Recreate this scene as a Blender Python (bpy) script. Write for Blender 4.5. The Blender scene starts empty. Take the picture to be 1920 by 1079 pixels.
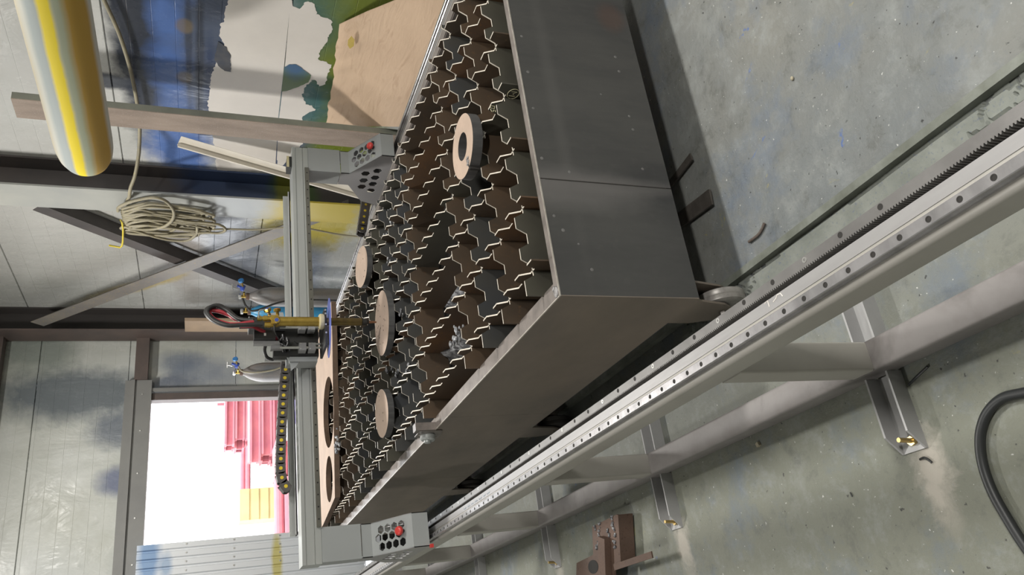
import bpy, bmesh, math, random
from mathutils import Vector, Matrix, noise
from mathutils.geometry import tessellate_polygon
random.seed(7)
scene = bpy.context.scene
COL = scene.collection
PI = math.pi

# ---------------------------------------------------------------- camera
# the photograph lies on its side: world up points to the left edge of the frame
F, PITCH, ROLL, YAW = 1453.7, .37271, -.024704, .45272
CAM = Vector((0, 0, 1.65))
_fw = Vector((math.sin(YAW)*math.cos(PITCH), math.cos(YAW)*math.cos(PITCH), -math.sin(PITCH)))
_ri = Vector((math.cos(YAW), -math.sin(YAW), 0))
_dn = _fw.cross(_ri)
_r2 = math.cos(ROLL)*_ri + math.sin(ROLL)*_dn
_d2 = -math.sin(ROLL)*_ri + math.cos(ROLL)*_dn
IX, IY = _d2, -_r2                       # picture x and picture y (down) as world directions
cd = bpy.data.cameras.new('camera'); cam = bpy.data.objects.new('camera', cd); COL.objects.link(cam)
cd.sensor_fit = 'HORIZONTAL'; cd.sensor_width = 36; cd.lens = F/1920*36; cd.clip_start = .02; cd.clip_end = 300
m = Matrix((IX, -IY, -_fw)).transposed().to_4x4(); m.translation = CAM
cam.matrix_world = m
scene.camera = cam

def px(px_, py_, **k):
    """photo pixel -> the point of its ray on the plane X, Y or Z = value"""
    d = IX*((px_-960)/F) + IY*((py_-539.5)/F) + _fw
    n, v = list(k.items())[0]; i = 'xyz'.index(n)
    return CAM + d*((v-CAM[i])/d[i])

# ---------------------------------------------------------------- light
w = bpy.data.worlds.new('world'); scene.world = w; w.use_nodes = True
w.node_tree.nodes['Background'].inputs[0].default_value = (.93, .96, 1, 1)
w.node_tree.nodes['Background'].inputs[1].default_value = 6.5
vs = scene.view_settings
vs.view_transform = 'Standard'; vs.look = 'None'; vs.gamma = 1; vs.exposure = 0.03; vs.use_curve_mapping = False
LAMPS = [  # x, y, z, power, length, width : ceiling luminaires, the last pair added as fill
    (3.15, 1.15, 4.3, 165, .7, .3), (1.3, -2.3, 4.3, 210, .7, .3), (-2.2, 2.5, 4.3, 60, .7, .3), (1.2, 6.2, 4.3, 190, .7, .3)]
for (x, y, z, pw, a, b) in LAMPS:
    ld = bpy.data.lights.new('luminaire_and_fill_light', 'AREA'); ld.shape = 'RECTANGLE'; ld.size = a; ld.size_y = b
    ld.energy = pw; ld.color = (1, .97, .92)
    o = bpy.data.objects.new('luminaire_and_fill_light', ld); o.location = (x, y, z-.03); COL.objects.link(o)

# ---------------------------------------------------------------- helpers
class MB:
    def __init__(s): s.v = []; s.f = []; s.mi = 0
    def add(s, vs_, fs):
        o = len(s.v); s.v += [Vector(p) for p in vs_]; s.f += [([o+i for i in f], s.mi) for f in fs]; return s
    def box(s, x0, x1, y0, y1, z0, z1):
        return s.add([(x, y, z) for z in (z0, z1) for y in (y0, y1) for x in (x0, x1)],
                     [(0, 2, 3, 1), (4, 5, 7, 6), (0, 1, 5, 4), (2, 6, 7, 3), (0, 4, 6, 2), (1, 3, 7, 5)])
    def obox(s, c, ux, uy, uz):            # oriented box: centre and three half vectors
        c, ux, uy, uz = map(Vector, (c, ux, uy, uz))
        return s.add([c+ux*a+uy*b+uz*d for d in (-1, 1) for b in (-1, 1) for a in (-1, 1)],
                     [(0, 2, 3, 1), (4, 5, 7, 6), (0, 1, 5, 4), (2, 6, 7, 3), (0, 4, 6, 2), (1, 3, 7, 5)])
    def ext(s, pts, vec):                  # polygon extruded along a vector
        pts = [Vector(p) for p in pts]; n = len(pts); vec = Vector(vec)
        return s.add(pts+[p+vec for p in pts], [tuple(range(n))[::-1], tuple(range(n, 2*n))] +
                     [(i, (i+1) % n, n+(i+1) % n, n+i) for i in range(n)])
    def prism(s, ax, pts, a, b):           # 2d profile along an axis
        mk = {'x': lambda u, v, t: (t, u, v), 'y': lambda u, v, t: (u, t, v), 'z': lambda u, v, t: (u, v, t)}[ax]
        p = [Vector(mk(u, v, a)) for u, v in pts]
        return s.ext(p, Vector(mk(0, 0, b-a)))
    def cyl(s, p0, p1, r, n=16, r1=None):
        p0, p1 = Vector(p0), Vector(p1); d = (p1-p0).normalized(); q = d.orthogonal().normalized(); t = d.cross(q)
        r1 = r if r1 is None else r1
        vv = []
        for p, rr in ((p0, r), (p1, r1)):
            vv += [p+(q*math.cos(2*PI*i/n)+t*math.sin(2*PI*i/n))*rr for i in range(n)]
        return s.add(vv, [tuple(range(n))[::-1], tuple(range(n, 2*n))]+[(i, (i+1) % n, n+(i+1) % n, n+i) for i in range(n)])
    def tube(s, path, r, n=8, closed=False):
        path = [Vector(p) for p in path]; N = len(path); vv = []; q = None
        for i, p in enumerate(path):
            a = path[(i-1) % N] if (i or closed) else p; b = path[(i+1) % N] if (i < N-1 or closed) else p
            d = (b-a).normalized()
            q = d.orthogonal().normalized() if q is None else (q-d*q.dot(d)).normalized()
            t = d.cross(q); rr = r(i/(N-1)) if callable(r) else r
            vv += [p+(q*math.cos(2*PI*k/n)+t*math.sin(2*PI*k/n))*rr for k in range(n)]
        fs = [(i*n+k, i*n+(k+1) % n, (i+1) % N*n+(k+1) % n, (i+1) % N*n+k) for i in range(N if closed else N-1) for k in range(n)]
        if not closed: fs += [tuple(range(n))[::-1], tuple(range((N-1)*n, N*n))]
        return s.add(vv, fs)
    def lathe(s, prof, base, d=(0, 0, 1), n=24):  # profile of (radius, height)
        base, d = Vector(base), Vector(d).normalized(); q = d.orthogonal().normalized(); t = d.cross(q); vv = []
        for r, h in prof:
            vv += [base+d*h+(q*math.cos(2*PI*k/n)+t*math.sin(2*PI*k/n))*max(r, 1e-5) for k in range(n)]
        N = len(prof)
        return s.add(vv, [(i*n+k, i*n+(k+1) % n, (i+1)*n+(k+1) % n, (i+1)*n+k) for i in range(N-1) for k in range(n)] +
                     [tuple(range(n))[::-1], tuple(range((N-1)*n, N*n))])
    def holed(s, outer, holes, fn, vec, mi_side=None):   # flat plate with holes; fn maps 2d to 3d, vec is its thickness
        loops = [outer]+holes; flat = [p for L in loops for p in L]; vec = Vector(vec)
        tri = tessellate_polygon([[Vector((p[0], p[1], 0)) for p in L] for L in loops])
        P = [Vector(fn(*p)) for p in flat]; n = len(P)
        fs = [tuple(t) for t in tri]+[tuple(i+n for i in t)[::-1] for t in tri]
        side = []; o = 0
        for L in loops:
            k = len(L); side += [(o+i, o+(i+1) % k, o+(i+1) % k+n, o+i+n) for i in range(k)]; o += k
        keep = s.mi
        b = len(s.v); s.v += P+[p+vec for p in P]; s.f += [([b+i for i in f], s.mi) for f in fs]
        s.f += [([b+i for i in f], s.mi if mi_side is None else mi_side) for f in side]
        return s
    def ball(s, c, r, n=10, sq=(1, 1, 1)):
        c = Vector(c); vv = []; 
        for i in range(1, n):
            a = PI*i/n
            vv += [c+Vector((r*sq[0]*math.sin(a)*math.cos(2*PI*k/n), r*sq[1]*math.sin(a)*math.sin(2*PI*k/n), r*sq[2]*math.cos(a))) for k in range(n)]
        fs = [(i*n+k, (i+1)*n+k, (i+1)*n+(k+1) % n, i*n+(k+1) % n) for i in range(n-2) for k in range(n)]
        fs += [tuple(range(n)), tuple(range((n-2)*n, (n-1)*n))[::-1]]
        return s.add(vv, fs)
    def build(s, name, mat, parent=None, smooth=0, label=None, cat=None, group=None, kind=None):
        mats = mat if isinstance(mat, (list, tuple)) else [mat]
        lo = Vector([min(v[i] for v in s.v) for i in range(3)]); hi = Vector([max(v[i] for v in s.v) for i in range(3)])
        c = (lo+hi)/2
        if parent is None: c.z = lo.z
        me = bpy.data.meshes.new(name)
        me.from_pydata([v-c for v in s.v], [], [f for f, _ in s.f])
        for mm in mats: me.materials.append(mm)
        for p, (_, i) in zip(me.polygons, s.f): p.material_index = i
        bm = bmesh.new(); bm.from_mesh(me); bmesh.ops.recalc_face_normals(bm, faces=bm.faces); bm.to_mesh(me); bm.free()
        if smooth:
            for p in me.polygons: p.use_smooth = True
            me.set_sharp_from_angle(angle=math.radians(smooth))
        o = bpy.data.objects.new(name, me); COL.objects.link(o)
        if parent is not None:
            o.parent = parent; o.location = c-wloc(parent)
        else: o.location = c
        tag(o, label, cat, group, kind)
        return o
def wloc(o):
    l = Vector(o.location)
    while o.parent is not None: o = o.parent; l += o.location
    return l
def tag(o, label=None, cat=None, group=None, kind=None):
    for k, v in (('label', label), ('category', cat), ('group', group), ('kind', kind)):
        if v: o[k] = v
def thing(name, loc, label, cat, group=None, kind=None):
    o = bpy.data.objects.new(name, None); o.location = loc; o.empty_display_size = .1; COL.objects.link(o)
    tag(o, label, cat, group, kind); return o
def twin(o, parent, off=(0, 0, 0)):        # a shifted copy that shares its mesh
    c = o.copy(); COL.objects.link(c); c.parent = parent; c.location = Vector(o.location)+Vector(off); return c
def rrect(x0, x1, y0, y1, r, n=4):
    p = []
    for cx, cy, a in ((x1-r, y1-r, 0), (x0+r, y1-r, 90), (x0+r, y0+r, 180), (x1-r, y0+r, 270)):
        p += [(cx+r*math.cos(math.radians(a+90*i/n)), cy+r*math.sin(math.radians(a+90*i/n))) for i in range(n+1)]
    return p
def ring(cx, cy, r, n, a0=0): return [(cx+r*math.cos(a0+2*PI*i/n), cy+r*math.sin(a0+2*PI*i/n)) for i in range(n)]
def spline(pts, n=8):                      # Catmull-Rom
    P = [Vector(p) for p in pts]; P = [P[0]*2-P[1]]+P+[P[-1]*2-P[-2]]; out = []
    for i in range(1, len(P)-2):
        a, b, c, d = P[i-1:i+3]
        for k in range(n):
            t = k/n
            out.append(.5*((2*b)+(c-a)*t+(2*a-5*b+4*c-d)*t*t+(3*b-a-3*c+d)*t**3))
    return out+[P[-2]]

# ---------------------------------------------------------------- materials
class NT:
    def __init__(s, name):
        s.m = bpy.data.materials.new(name); s.m.use_nodes = True; s.t = s.m.node_tree; s.n = s.t.nodes
        s.b = s.n['Principled BSDF']; g = s.n.new('ShaderNodeNewGeometry'); s.pos = g.outputs['Position']
    def new(s, t, **k):
        n = s.n.new(t)
        for a, v in k.items(): setattr(n, a, v)
        return n
    def link(s, a, b): s.t.links.new(a, b)
    def noise(s, scale, detail=5, rough=.6, vec=None, stretch=None, dist=0):
        n = s.new('ShaderNodeTexNoise'); n.inputs['Scale'].default_value = scale; n.inputs['Detail'].default_value = detail
        n.inputs['Roughness'].default_value = rough; n.inputs['Distortion'].default_value = dist
        v = vec or s.pos
        if stretch:
            mp = s.new('ShaderNodeMapping'); mp.inputs['Scale'].default_value = stretch; s.link(v, mp.inputs[0]); v = mp.outputs[0]
        s.link(v, n.inputs['Vector']); return n.outputs['Fac']
    def ramp(s, fac, lo, hi, a=0., b=1.):
        r = s.new('ShaderNodeMapRange'); r.inputs[1].default_value = lo; r.inputs[2].default_value = hi
        r.inputs[3].default_value = a; r.inputs[4].default_value = b; s.link(fac, r.inputs[0]); return r.outputs[0]
    def mix(s, fac, a, b):
        n = s.new('ShaderNodeMix', data_type='RGBA')
        if isinstance(fac, (int, float)): n.inputs[0].default_value = fac
        else: s.link(fac, n.inputs[0])
        for i, c in ((6, a), (7, b)):
            if isinstance(c, (tuple, list)): n.inputs[i].default_value = (*c[:3], 1)
            else: s.link(c, n.inputs[i])
        return n.outputs[2]
    def math(s, op, a, b):
        n = s.new('ShaderNodeMath', operation=op)
        for i, c in enumerate((a, b)):
            if isinstance(c, (int, float)): n.inputs[i].default_value = c
            else: s.link(c, n.inputs[i])
        return n.outputs[0]
    def bump(s, h, strength, dist=.01):
        n = s.new('ShaderNodeBump'); n.inputs['Strength'].default_value = strength; n.inputs['Distance'].default_value = dist
        s.link(h, n.inputs['Height']); s.link(n.outputs[0], s.b.inputs['Normal'])
    def out(s, col, rough=.5, metal=0., spec=None):
        for k, v in (('Base Color', col), ('Roughness', rough), ('Metallic', metal)):
            if isinstance(v, tuple): s.b.inputs[k].default_value = (*v[:3], 1)
            elif isinstance(v, (int, float)): s.b.inputs[k].default_value = v
            else: s.link(v, s.b.inputs[k])
        if spec is not None: s.b.inputs['Specular IOR Level'].default_value = spec
        return s.m
def lin(r, g, b):
    f = lambda c: ((c/255+.055)/1.055)**2.4 if c > 10 else c/255/12.92
    return (f(r), f(g), f(b))
def M(name, c1, c2=None, scale=6, rough=.5, metal=0., bump=0, lo=.35, hi=.65, stretch=None, rough2=None, fine=None, spec=None):
    t = NT(name); c2 = c2 or tuple(x*.85 for x in c1)
    n = t.noise(scale, 6, .62, stretch=stretch); f = t.ramp(n, lo, hi); col = t.mix(f, c1, c2)
    if fine:
        g = t.noise(scale*14, 3, .6); col = t.mix(t.ramp(g, .58, .72), col, fine)
    r = rough if rough2 is None else t.ramp(n, .3, .7, rough, rough2)
    if bump: t.bump(t.noise(scale*9, 4, .6, stretch=stretch), bump, .004)
    return t.out(col, r, metal, spec)
def spots(t, base, ax, blobs, warp=.25):
    """soft spots of sprayed paint and other tones: (u, z, ru, rz, softness, amount, colour) on a wall; ax is the wall's running axis"""
    sp = t.new('ShaderNodeSeparateXYZ'); t.link(t.pos, sp.inputs[0]); u = sp.outputs['xyz'.index(ax)]; z = sp.outputs[2]
    nz = t.math('SUBTRACT', t.noise(3.2, 5, .62), .5); nz2 = t.math('SUBTRACT', t.noise(16, 4, .6), .5)
    col = base
    for (cu, cz, ru, rz, soft, amt, c, *an) in blobs:
        du, dz = t.math('SUBTRACT', u, cu), t.math('SUBTRACT', z, cz)
        if an:
            ca, sa = math.cos(an[0]), math.sin(an[0])
            du, dz = t.math('ADD', t.math('MULTIPLY', du, ca), t.math('MULTIPLY', dz, sa)), t.math('SUBTRACT', t.math('MULTIPLY', dz, ca), t.math('MULTIPLY', du, sa))
        a = t.math('DIVIDE', du, ru); b = t.math('DIVIDE', dz, rz)
        d = t.math('SQRT', t.math('ADD', t.math('MULTIPLY', a, a), t.math('MULTIPLY', b, b)), 0)
        d = t.math('ADD', d, t.math('MULTIPLY', nz, warp*4)); d = t.math('ADD', d, t.math('MULTIPLY', nz2, .35))
        col = t.mix(t.ramp(d, 1+soft/2, 1-soft/2, 0, amt), col, c)
    return col

floor_t = NT('concrete_floor')
def concrete(t):
    n1 = t.noise(1.1, 8, .65); n2 = t.noise(7, 12, .76, dist=.15); n3 = t.noise(2.6, 8, .7, dist=.15); n4 = t.noise(30, 5, .65); n5 = t.noise(3.0, 10, .76, dist=.2)
    c = t.mix(t.ramp(n1, .35, .65), (.178, .194, .198), (.215, .216, .196))
    sx = t.new('ShaderNodeSeparateXYZ'); t.link(t.pos, sx.inputs[0])
    c = t.mix(t.ramp(sx.outputs[0], .95, .45, 0, .8), c, (.185, .193, .150))             # olive tone on the aisle side
    c = t.mix(t.ramp(n2, .52, .68, 0, .55), c, (.31, .33, .325))
    c = t.mix(t.ramp(n5, .55, .66, 0, .5), c, (.275, .288, .275))
    c = t.mix(t.ramp(n2, .46, .34, 0, .6), c, (.095, .10, .09))
    c = t.mix(t.ramp(n3, .52, .68, 0, .5), c, (.11, .155, .235))                            # blue paint bloom
    s1 = t.noise(4.2, 8, .72, dist=.9)
    c = t.mix(t.ramp(s1, .66, .69, 0, .8), c, (.07, .14, .38))                              # blue splashes
    mp = t.new('ShaderNodeMapping'); mp.inputs['Location'].default_value = (3.3, 8.1, 2); t.link(t.pos, mp.inputs[0])
    s2 = t.noise(4.5, 8, .72, dist=.9, vec=mp.outputs[0])
    c = t.mix(t.ramp(s2, .66, .70, 0, .6), c, (.38, .33, .08))                              # yellow splashes
    mp2 = t.new('ShaderNodeMapping'); mp2.inputs['Location'].default_value = (9.3, 1.1, 2); t.link(t.pos, mp2.inputs[0])
    c = t.mix(t.ramp(t.noise(75, 2, .5, vec=mp2.outputs[0]), .71, .75, 0, .8), c, (.62, .62, .60))   # white specks
    c = t.mix(t.ramp(t.noise(55, 2, .5), .70, .74, 0, .85), c, (.03, .03, .03))                       # dark grit
    nz = t.math('SUBTRACT', t.noise(14, 6, .7, dist=.4), .5)
    for (cx, cy, rx, ry, am) in ((.225, 1.43, .10, .055, .9), (.15, 1.42, .10, .04, .3), (.235, 2.585, .085, .05, .9), (.15, 2.58, .10, .04, .3), (.23, 3.74, .08, .05, .6)):   # drilling dust at the anchors
        a = t.math('DIVIDE', t.math('SUBTRACT', sx.outputs[0], cx), rx); b_ = t.math('DIVIDE', t.math('SUBTRACT', sx.outputs[1], cy), ry)
        d = t.math('SQRT', t.math('ADD', t.math('MULTIPLY', a, a), t.math('MULTIPLY', b_, b_)), 0)
        c = t.mix(t.ramp(t.math('ADD', d, t.math('MULTIPLY', nz, 2.2)), 1.25, .45, 0, am), c, (.43, .40, .35))
    t.bump(t.math('ADD', n2, t.math('MULTIPLY', n4, .3)), .5, .014)
    return t.out(c, t.ramp(n2, .3, .7, .42, .65))
m_floor = concrete(floor_t)
m_mortar = M('grey_cracked_mortar', (.26, .275, .25), (.19, .205, .185), 8, .9, bump=.3, fine=(.15, .17, .21))
m_dust = M('pale_drilling_dust', (.50, .47, .42), (.40, .385, .34), 20, .95)
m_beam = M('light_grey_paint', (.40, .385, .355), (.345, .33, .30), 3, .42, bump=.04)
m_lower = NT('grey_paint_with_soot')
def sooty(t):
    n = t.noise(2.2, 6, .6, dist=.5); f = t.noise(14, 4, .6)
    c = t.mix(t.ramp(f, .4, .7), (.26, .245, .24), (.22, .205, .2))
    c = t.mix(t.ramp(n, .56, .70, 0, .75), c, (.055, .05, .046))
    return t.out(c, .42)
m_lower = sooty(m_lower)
m_plate = M('machined_beam_top', (.34, .335, .335), (.27, .265, .265), 5, .38, .2, bump=.05, stretch=(3, .4, 3))
m_guide = M('ground_steel_guide', (.46, .45, .46), (.30, .295, .30), 9, .25, .6, stretch=(1, 2.2, 1), bump=.06, lo=.4, hi=.7)
m_rack = M('oiled_rack_steel', (.215, .21, .205), (.155, .15, .146), 7, .42, .55, bump=.05)
m_hole = M('bolt_hole_shadow', (.02, .018, .016), None, 6, .8)
m_zinc = M('zinc_screw', (.72, .72, .70), None, 20, .3, .9)
m_brassbolt = M('yellow_zinc_bolt', (.62, .46, .20), (.45, .33, .13), 40, .3, .9)
def boxmat():
    t = NT('black_mill_scale_steel'); n = t.noise(3.0, 7, .65, stretch=(1.4, 1, .35)); g = t.noise(26, 4, .6)
    c = t.mix(t.ramp(n, .32, .68), (.092, .090, .086), (.052, .052, .053)); c = t.mix(t.ramp(g, .6, .75, 0, .4), c, (.10, .097, .092))
    c = spots(t, c, 'x', [(1.24, .60, .07, .22, .9, .55, (.20, .19, .185)), (1.265, .45, .03, .30, .9, .4, (.18, .17, .165)), (2.0, .30, .06, .05, .8, .4, (.13, .07, .05)), (1.55, .60, .5, .02, 1.2, .3, (.14, .135, .13)), (1.0, .45, .2, .25, 1.2, .35, (.12, .118, .112))])
    return t.out(c, t.ramp(n, .3, .7, .42, .6), .3)
m_box = boxmat()
m_side = M('brown_mill_scale_steel', (.26, .215, .175), (.17, .15, .13), 2.0, .5, .3, stretch=(1, .5, 1), rough2=.6, bump=.03)
m_scuff = M('chalky_wear_spot', (.17, .165, .16), (.11, .108, .105), 30, .7)
m_rim = M('bare_steel_angle', (.27, .24, .22), (.18, .16, .148), 16, .42, .5, bump=.08)
m_rimedge = M('bright_cut_edge', (.62, .58, .53), (.45, .41, .36), 30, .35, .5)
m_weld = M('weld_spatter_steel', (.34, .33, .33), (.22, .21, .21), 60, .35, .6, bump=.4)
SL = [M('brown_slat_steel', (.098, .066, .042), (.066, .050, .036), 4, .5, .2, fine=(.11, .07, .04)),
      M('olive_slat_steel', (.088, .084, .064), (.066, .062, .050), 4, .5, .2),
      M('blue_black_slat_steel', (.060, .064, .070), (.072, .070, .062), 4, .45, .25),
      M('rusty_slat_steel', (.135, .072, .034), (.085, .056, .038), 5, .6, .1, fine=(.17, .08, .03))]
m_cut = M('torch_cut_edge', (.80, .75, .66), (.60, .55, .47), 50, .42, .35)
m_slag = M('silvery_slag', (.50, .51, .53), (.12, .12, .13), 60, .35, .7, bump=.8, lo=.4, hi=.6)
m_pan = M('near_black_steel', (.035, .032, .030), (.06, .055, .05), 5, .6, .2)  # near-black for the pan, the seam and the parts under the table
m_tan = M('tan_scaled_plate', (.42, .315, .245), (.34, .26, .205), 5, .75, .0, bump=.05, fine=(.33, .24, .18))
m_cutside = M('flame_cut_side', (.135, .135, .135), (.085, .085, .087), 40, .5, .4, bump=.25, stretch=(1, 1, .1))
m_gantry = M('blue_grey_powder_coat', (.335, .35, .35), (.315, .33, .33), 3, .42, bump=.02)
m_gside = M('warm_grey_powder_coat', (.335, .325, .33), (.30, .295, .30), 3, .42)
m_alu = M('anodised_aluminium', (.50, .515, .50), (.45, .465, .455), 3, .38, .55, stretch=(.3, 3, 3))
m_alud = M('dark_slot', (.05, .05, .048), None, 5, .6)
m_grail = M('olive_grey_guide', (.20, .195, .165), (.16, .155, .135), 10, .35, .6)
m_black = M('black_plastic', (.018, .018, .018), (.026, .026, .025), 8, .45)
m_chain = M('dark_grey_chain_plastic', (.095, .085, .082), (.075, .07, .068), 20, .5)
m_yellow = M('yellow_dot', (.75, .56, .03), None, 9, .5)
m_red = M('red_button_plastic', (.66, .06, .05), (.58, .05, .045), 9, .35)
m_brass = M('brass', (.60, .42, .10), (.46, .31, .07), 30, .28, .9)
m_cream = M('cream_clamp', (.62, .55, .33), None, 9, .5)
m_blue = M('translucent_blue_shield', (.13, .17, .55), (.16, .2, .6), 6, .3)
m_hose = M('black_rubber_hose', (.022, .022, .023), (.035, .034, .033), 20, .5)
m_redhose = M('red_rubber_hose', (.42, .035, .05), (.33, .03, .04), 20, .5)
m_grey = M('grey_lacquer', (.36, .36, .36), (.32, .32, .32), 9, .4)
m_copper = M('copper_nozzle', (.35, .2, .13), None, 30, .35, .9)
m_steelpipe = M('dark_brass_tube', (.26, .19, .07), (.18, .13, .06), 20, .3, .85)
m_cylg = M('worn_grey_cylinder_paint', (.13, .135, .14), (.20, .18, .165), 7, .4, .0, bump=.06, fine=(.13, .11, .1), stretch=(1, 1, .5))
m_cylb = M('blue_cylinder_paint', (.05, .27, .47), (.04, .2, .38), 8, .35)
m_knob = M('dark_blue_knob', (.05, .09, .38), None, 9, .4)
m_hosebeige = M('dirty_beige_hose', (.30, .27, .19), (.22, .20, .145), 9, .6, fine=(.40, .34, .10))
m_yhose = M('yellow_steel_hook', (.62, .50, .05), None, 9, .5)
m_rust = M('rust_brown_steel', (.105, .068, .052), (.13, .08, .058), 8, .7, .1, bump=.15, fine=(.07, .04, .03))
m_column = NT('sprayed_shaded_column')
m_ctrim = M('brown_primer', (.105, .078, .068), (.075, .06, .055), 4, .6)
m_fascia = M('dark_grey_trim', (.19, .19, .18), (.165, .165, .16), 3, .5)
m_post = M('weathered_post_steel', (.33, .26, .21), (.235, .185, .15), 7, .6, bump=.1, fine=(.38, .33, .29), stretch=(2, 2, .4))
m_postside = M('shaded_post_side', (.17, .175, .14), (.13, .135, .11), 7, .6)  # darker copy for the post's narrow sides, their shade put into the colour
m_white = M('white_panel_steel', (.76, .72, .67), (.70, .665, .62), 2.4, .4)
m_trimw = M('cream_metal_profile', (.66, .615, .53), (.60, .56, .48), 4, .45)
m_card = NT('kraft_cardboard')
def cardb(t):
    n = t.noise(2.5, 5, .6); g = t.noise(1.4, 6, .6, stretch=(1, 3, 16), dist=1.2)
    c = t.mix(t.ramp(n, .35, .65), (.46, .335, .23), (.41, .295, .20))
    c = t.mix(t.ramp(g, .57, .66, 0, .38), c, (.28, .18, .11))
    t.bump(g, .25, .015)
    return t.out(c, .75)
m_card = cardb(m_card)
m_pipe = NT('sprayed_pale_pipe')
m_cable = M('black_cable', (.02, .022, .023), None, 20, .45)
m_gate = M('galvanised_gate_sheet', (.50, .52, .54), (.44, .46, .48), 3, .38, .3)
m_ceil = M('pale_ceiling', (.55, .55, .53), None, 2, .8)
m_lampbody = M('luminaire_housing', (.7, .7, .7), None, 3, .5)
m_pebble = M('pale_pebble', (.42, .38, .28), None, 60, .9)
m_chalk = M('yellow_chalk_mark', (.62, .58, .38), None, 60, .9)
m_ink = M('pale_blue_marker', (.42, .5, .6), None, 60, .8)
m_outred = M('red_primed_steel', (.42, .075, .08), (.30, .07, .09), 2, .6)
m_outground = M('dusty_yard', (.45, .42, .40), (.38, .36, .35), .6, .9)
m_outcream = M('cream_yard_clutter', (.42, .33, .15), None, 2, .8)
m_outviolet = M('violet_shaded_sheet', (.20, .17, .34), None, 2, .7)
m_lampglow = bpy.data.materials.new('luminaire_diffuser'); m_lampglow.use_nodes = True
_b = m_lampglow.node_tree.nodes['Principled BSDF']; _b.inputs['Emission Color'].default_value = (1, .97, .92, 1); _b.inputs['Emission Strength'].default_value = 6

XW, YW = 3.8, 8.9
def wallmat(name, ax, blobs, base=(.56, .565, .55), base2=(.49, .50, .48)):
    t = NT(name); n = t.noise(1.2, 6, .6); c = t.mix(t.ramp(n, .35, .65), base, base2)
    c = spots(t, c, ax, blobs)
    wr = t.noise(2.2, 4, .55, stretch=(1.2, 1.2, .55), dist=1.4); fi = t.noise(26, 4, .6)
    t.bump(t.math('ADD', wr, t.math('MULTIPLY', fi, .05)), .32, .03)
    return t.out(c, t.ramp(t.noise(5, 4, .6), .35, .65, .16, .34))
BL, DK, NV, GR, YE, TE, GY = (.085, .165, .42), (.035, .042, .06), (.05, .075, .16), (.15, .19, .02), (.42, .34, .03), (.03, .12, .15), (.17, .18, .19)
m_wr = wallmat('sprayed_shaded_panel_film', 'y', [
    (7.2, 2.8, 1.5, 1.3, .7, .45, (.32, .31, .28)), (7.3, 1.2, 1.5, .7, .9, .40, (.24, .245, .25)),  # broad blobs that lower the wall's tone beyond the column
    (4.1, 1.78, 1.2, .38, .5, .95, (.060, .082, .14)), (4.2, 2.12, 1.05, .16, .5, .96, DK), (4.75, 2.33, .09, .24, .4, .9, DK), (3.7, 2.1, .4, .2, .6, .9, DK),  # DK blobs: dark overspray, with shadow put into the colour
    (4.52, 1.94, .24, .12, .9, .95, BL), (5.45, 1.88, .40, .22, .7, .95, BL), (4.05, 1.94, .2, .10, .9, .95, BL), (3.7, 1.85, .22, .12, .8, .9, BL), (4.9, 1.90, .2, .1, .9, .7, BL), (4.4, 1.74, .8, .025, .8, .8, DK), (4.3, 1.81, .6, .02, .8, .7, DK), (4.7, 1.68, .5, .03, .8, .8, (.04, .06, .12)), (4.12, 1.83, .06, .05, .5, .6, (.20, .15, .08)), (4.62, 1.84, .06, .05, .5, .6, (.18, .14, .08)),
    (4.0, .75, .9, .45, .5, .95, GR), (4.9, .72, .6, .34, .5, .95, GR), (3.95, 1.15, .3, .25, .9, .7, TE), (4.75, 1.05, .35, .22, .8, .85, TE),
    (5.5, 1.0, .35, .3, .6, .9, NV), (5.45, .75, .3, .2, .6, .9, GR),
    (6.5, .78, .55, .45, .5, .9, YE), (6.9, 1.50, .65, .24, .8, .75, (.12, .14, .18)), (7.5, .7, .6, .18, .8, .7, (.13, .16, .23)), (7.6, 1.25, .6, .16, .9, .75, (.09, .105, .14)),
    (7.3, 1.85, .8, .16, 1.1, .5, (.30, .25, .22)), (8.05, 2.40, .60, .10, .6, .8, (.40, .30, .07), .95), (8.3, .95, .4, .35, .8, .5, (.25, .27, .30)),
    (7.0, 2.1, .6, .2, 1.0, .35, (.33, .31, .33)), (8.2, 3.2, .35, .8, .9, .5, (.28, .29, .27))])
m_wf = wallmat('sprayed_far_panel_film', 'x', [
    (2.95, 2.95, .26, .75, .7, .85, (.085, .105, .125)), (2.55, 2.44, .18, .30, .8, .8, (.09, .11, .145)), (2.0, 2.46, .14, .20, .8, .85, (.075, .095, .18)),
    (3.45, 3.35, .25, .35, .9, .7, (.14, .17, .15)), (3.2, 1.7, .16, .35, .9, .65, (.16, .19, .25)), (3.3, 1.95, .12, .22, .9, .6, (.10, .13, .19)), (3.02, 2.0, .12, .25, .8, .7, (.09, .11, .16)),
    (3.05, 1.5, .2, .2, .9, .5, (.2, .22, .26)), (.2, 3.0, .8, .8, 1.4, .4, (.25, .28, .30))], (.50, .515, .49), (.40, .41, .37))
def colmat(t):
    n = t.noise(2, 4, .6); c = t.mix(t.ramp(n, .35, .65), (.085, .072, .068), (.06, .055, .055))  # dark base carries the recess shade, sprayed paint goes over it
    c = spots(t, c, 'y', [(5.8, 1.45, .5, .42, .6, .9, (.035, .06, .13)), (5.8, .98, .5, .2, .6, .9, (.06, .10, .035)), (5.8, 1.05, .5, .09, .5, .8, (.15, .15, .02))])
    return t.out(c, .5)
m_column = colmat(m_column)
def flangemat(t):
    n = t.noise(2, 4, .6); c = t.mix(t.ramp(n, .35, .65), (.38, .385, .355), (.31, .32, .31))
    c = spots(t, c, 'y', [(5.9, .78, .5, .42, .5, .95, (.42, .33, .03)), (5.9, 1.45, .3, .25, .9, .5, (.22, .25, .28))])
    return t.out(c, .35)
m_flange = flangemat(NT('sprayed_flange'))
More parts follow.
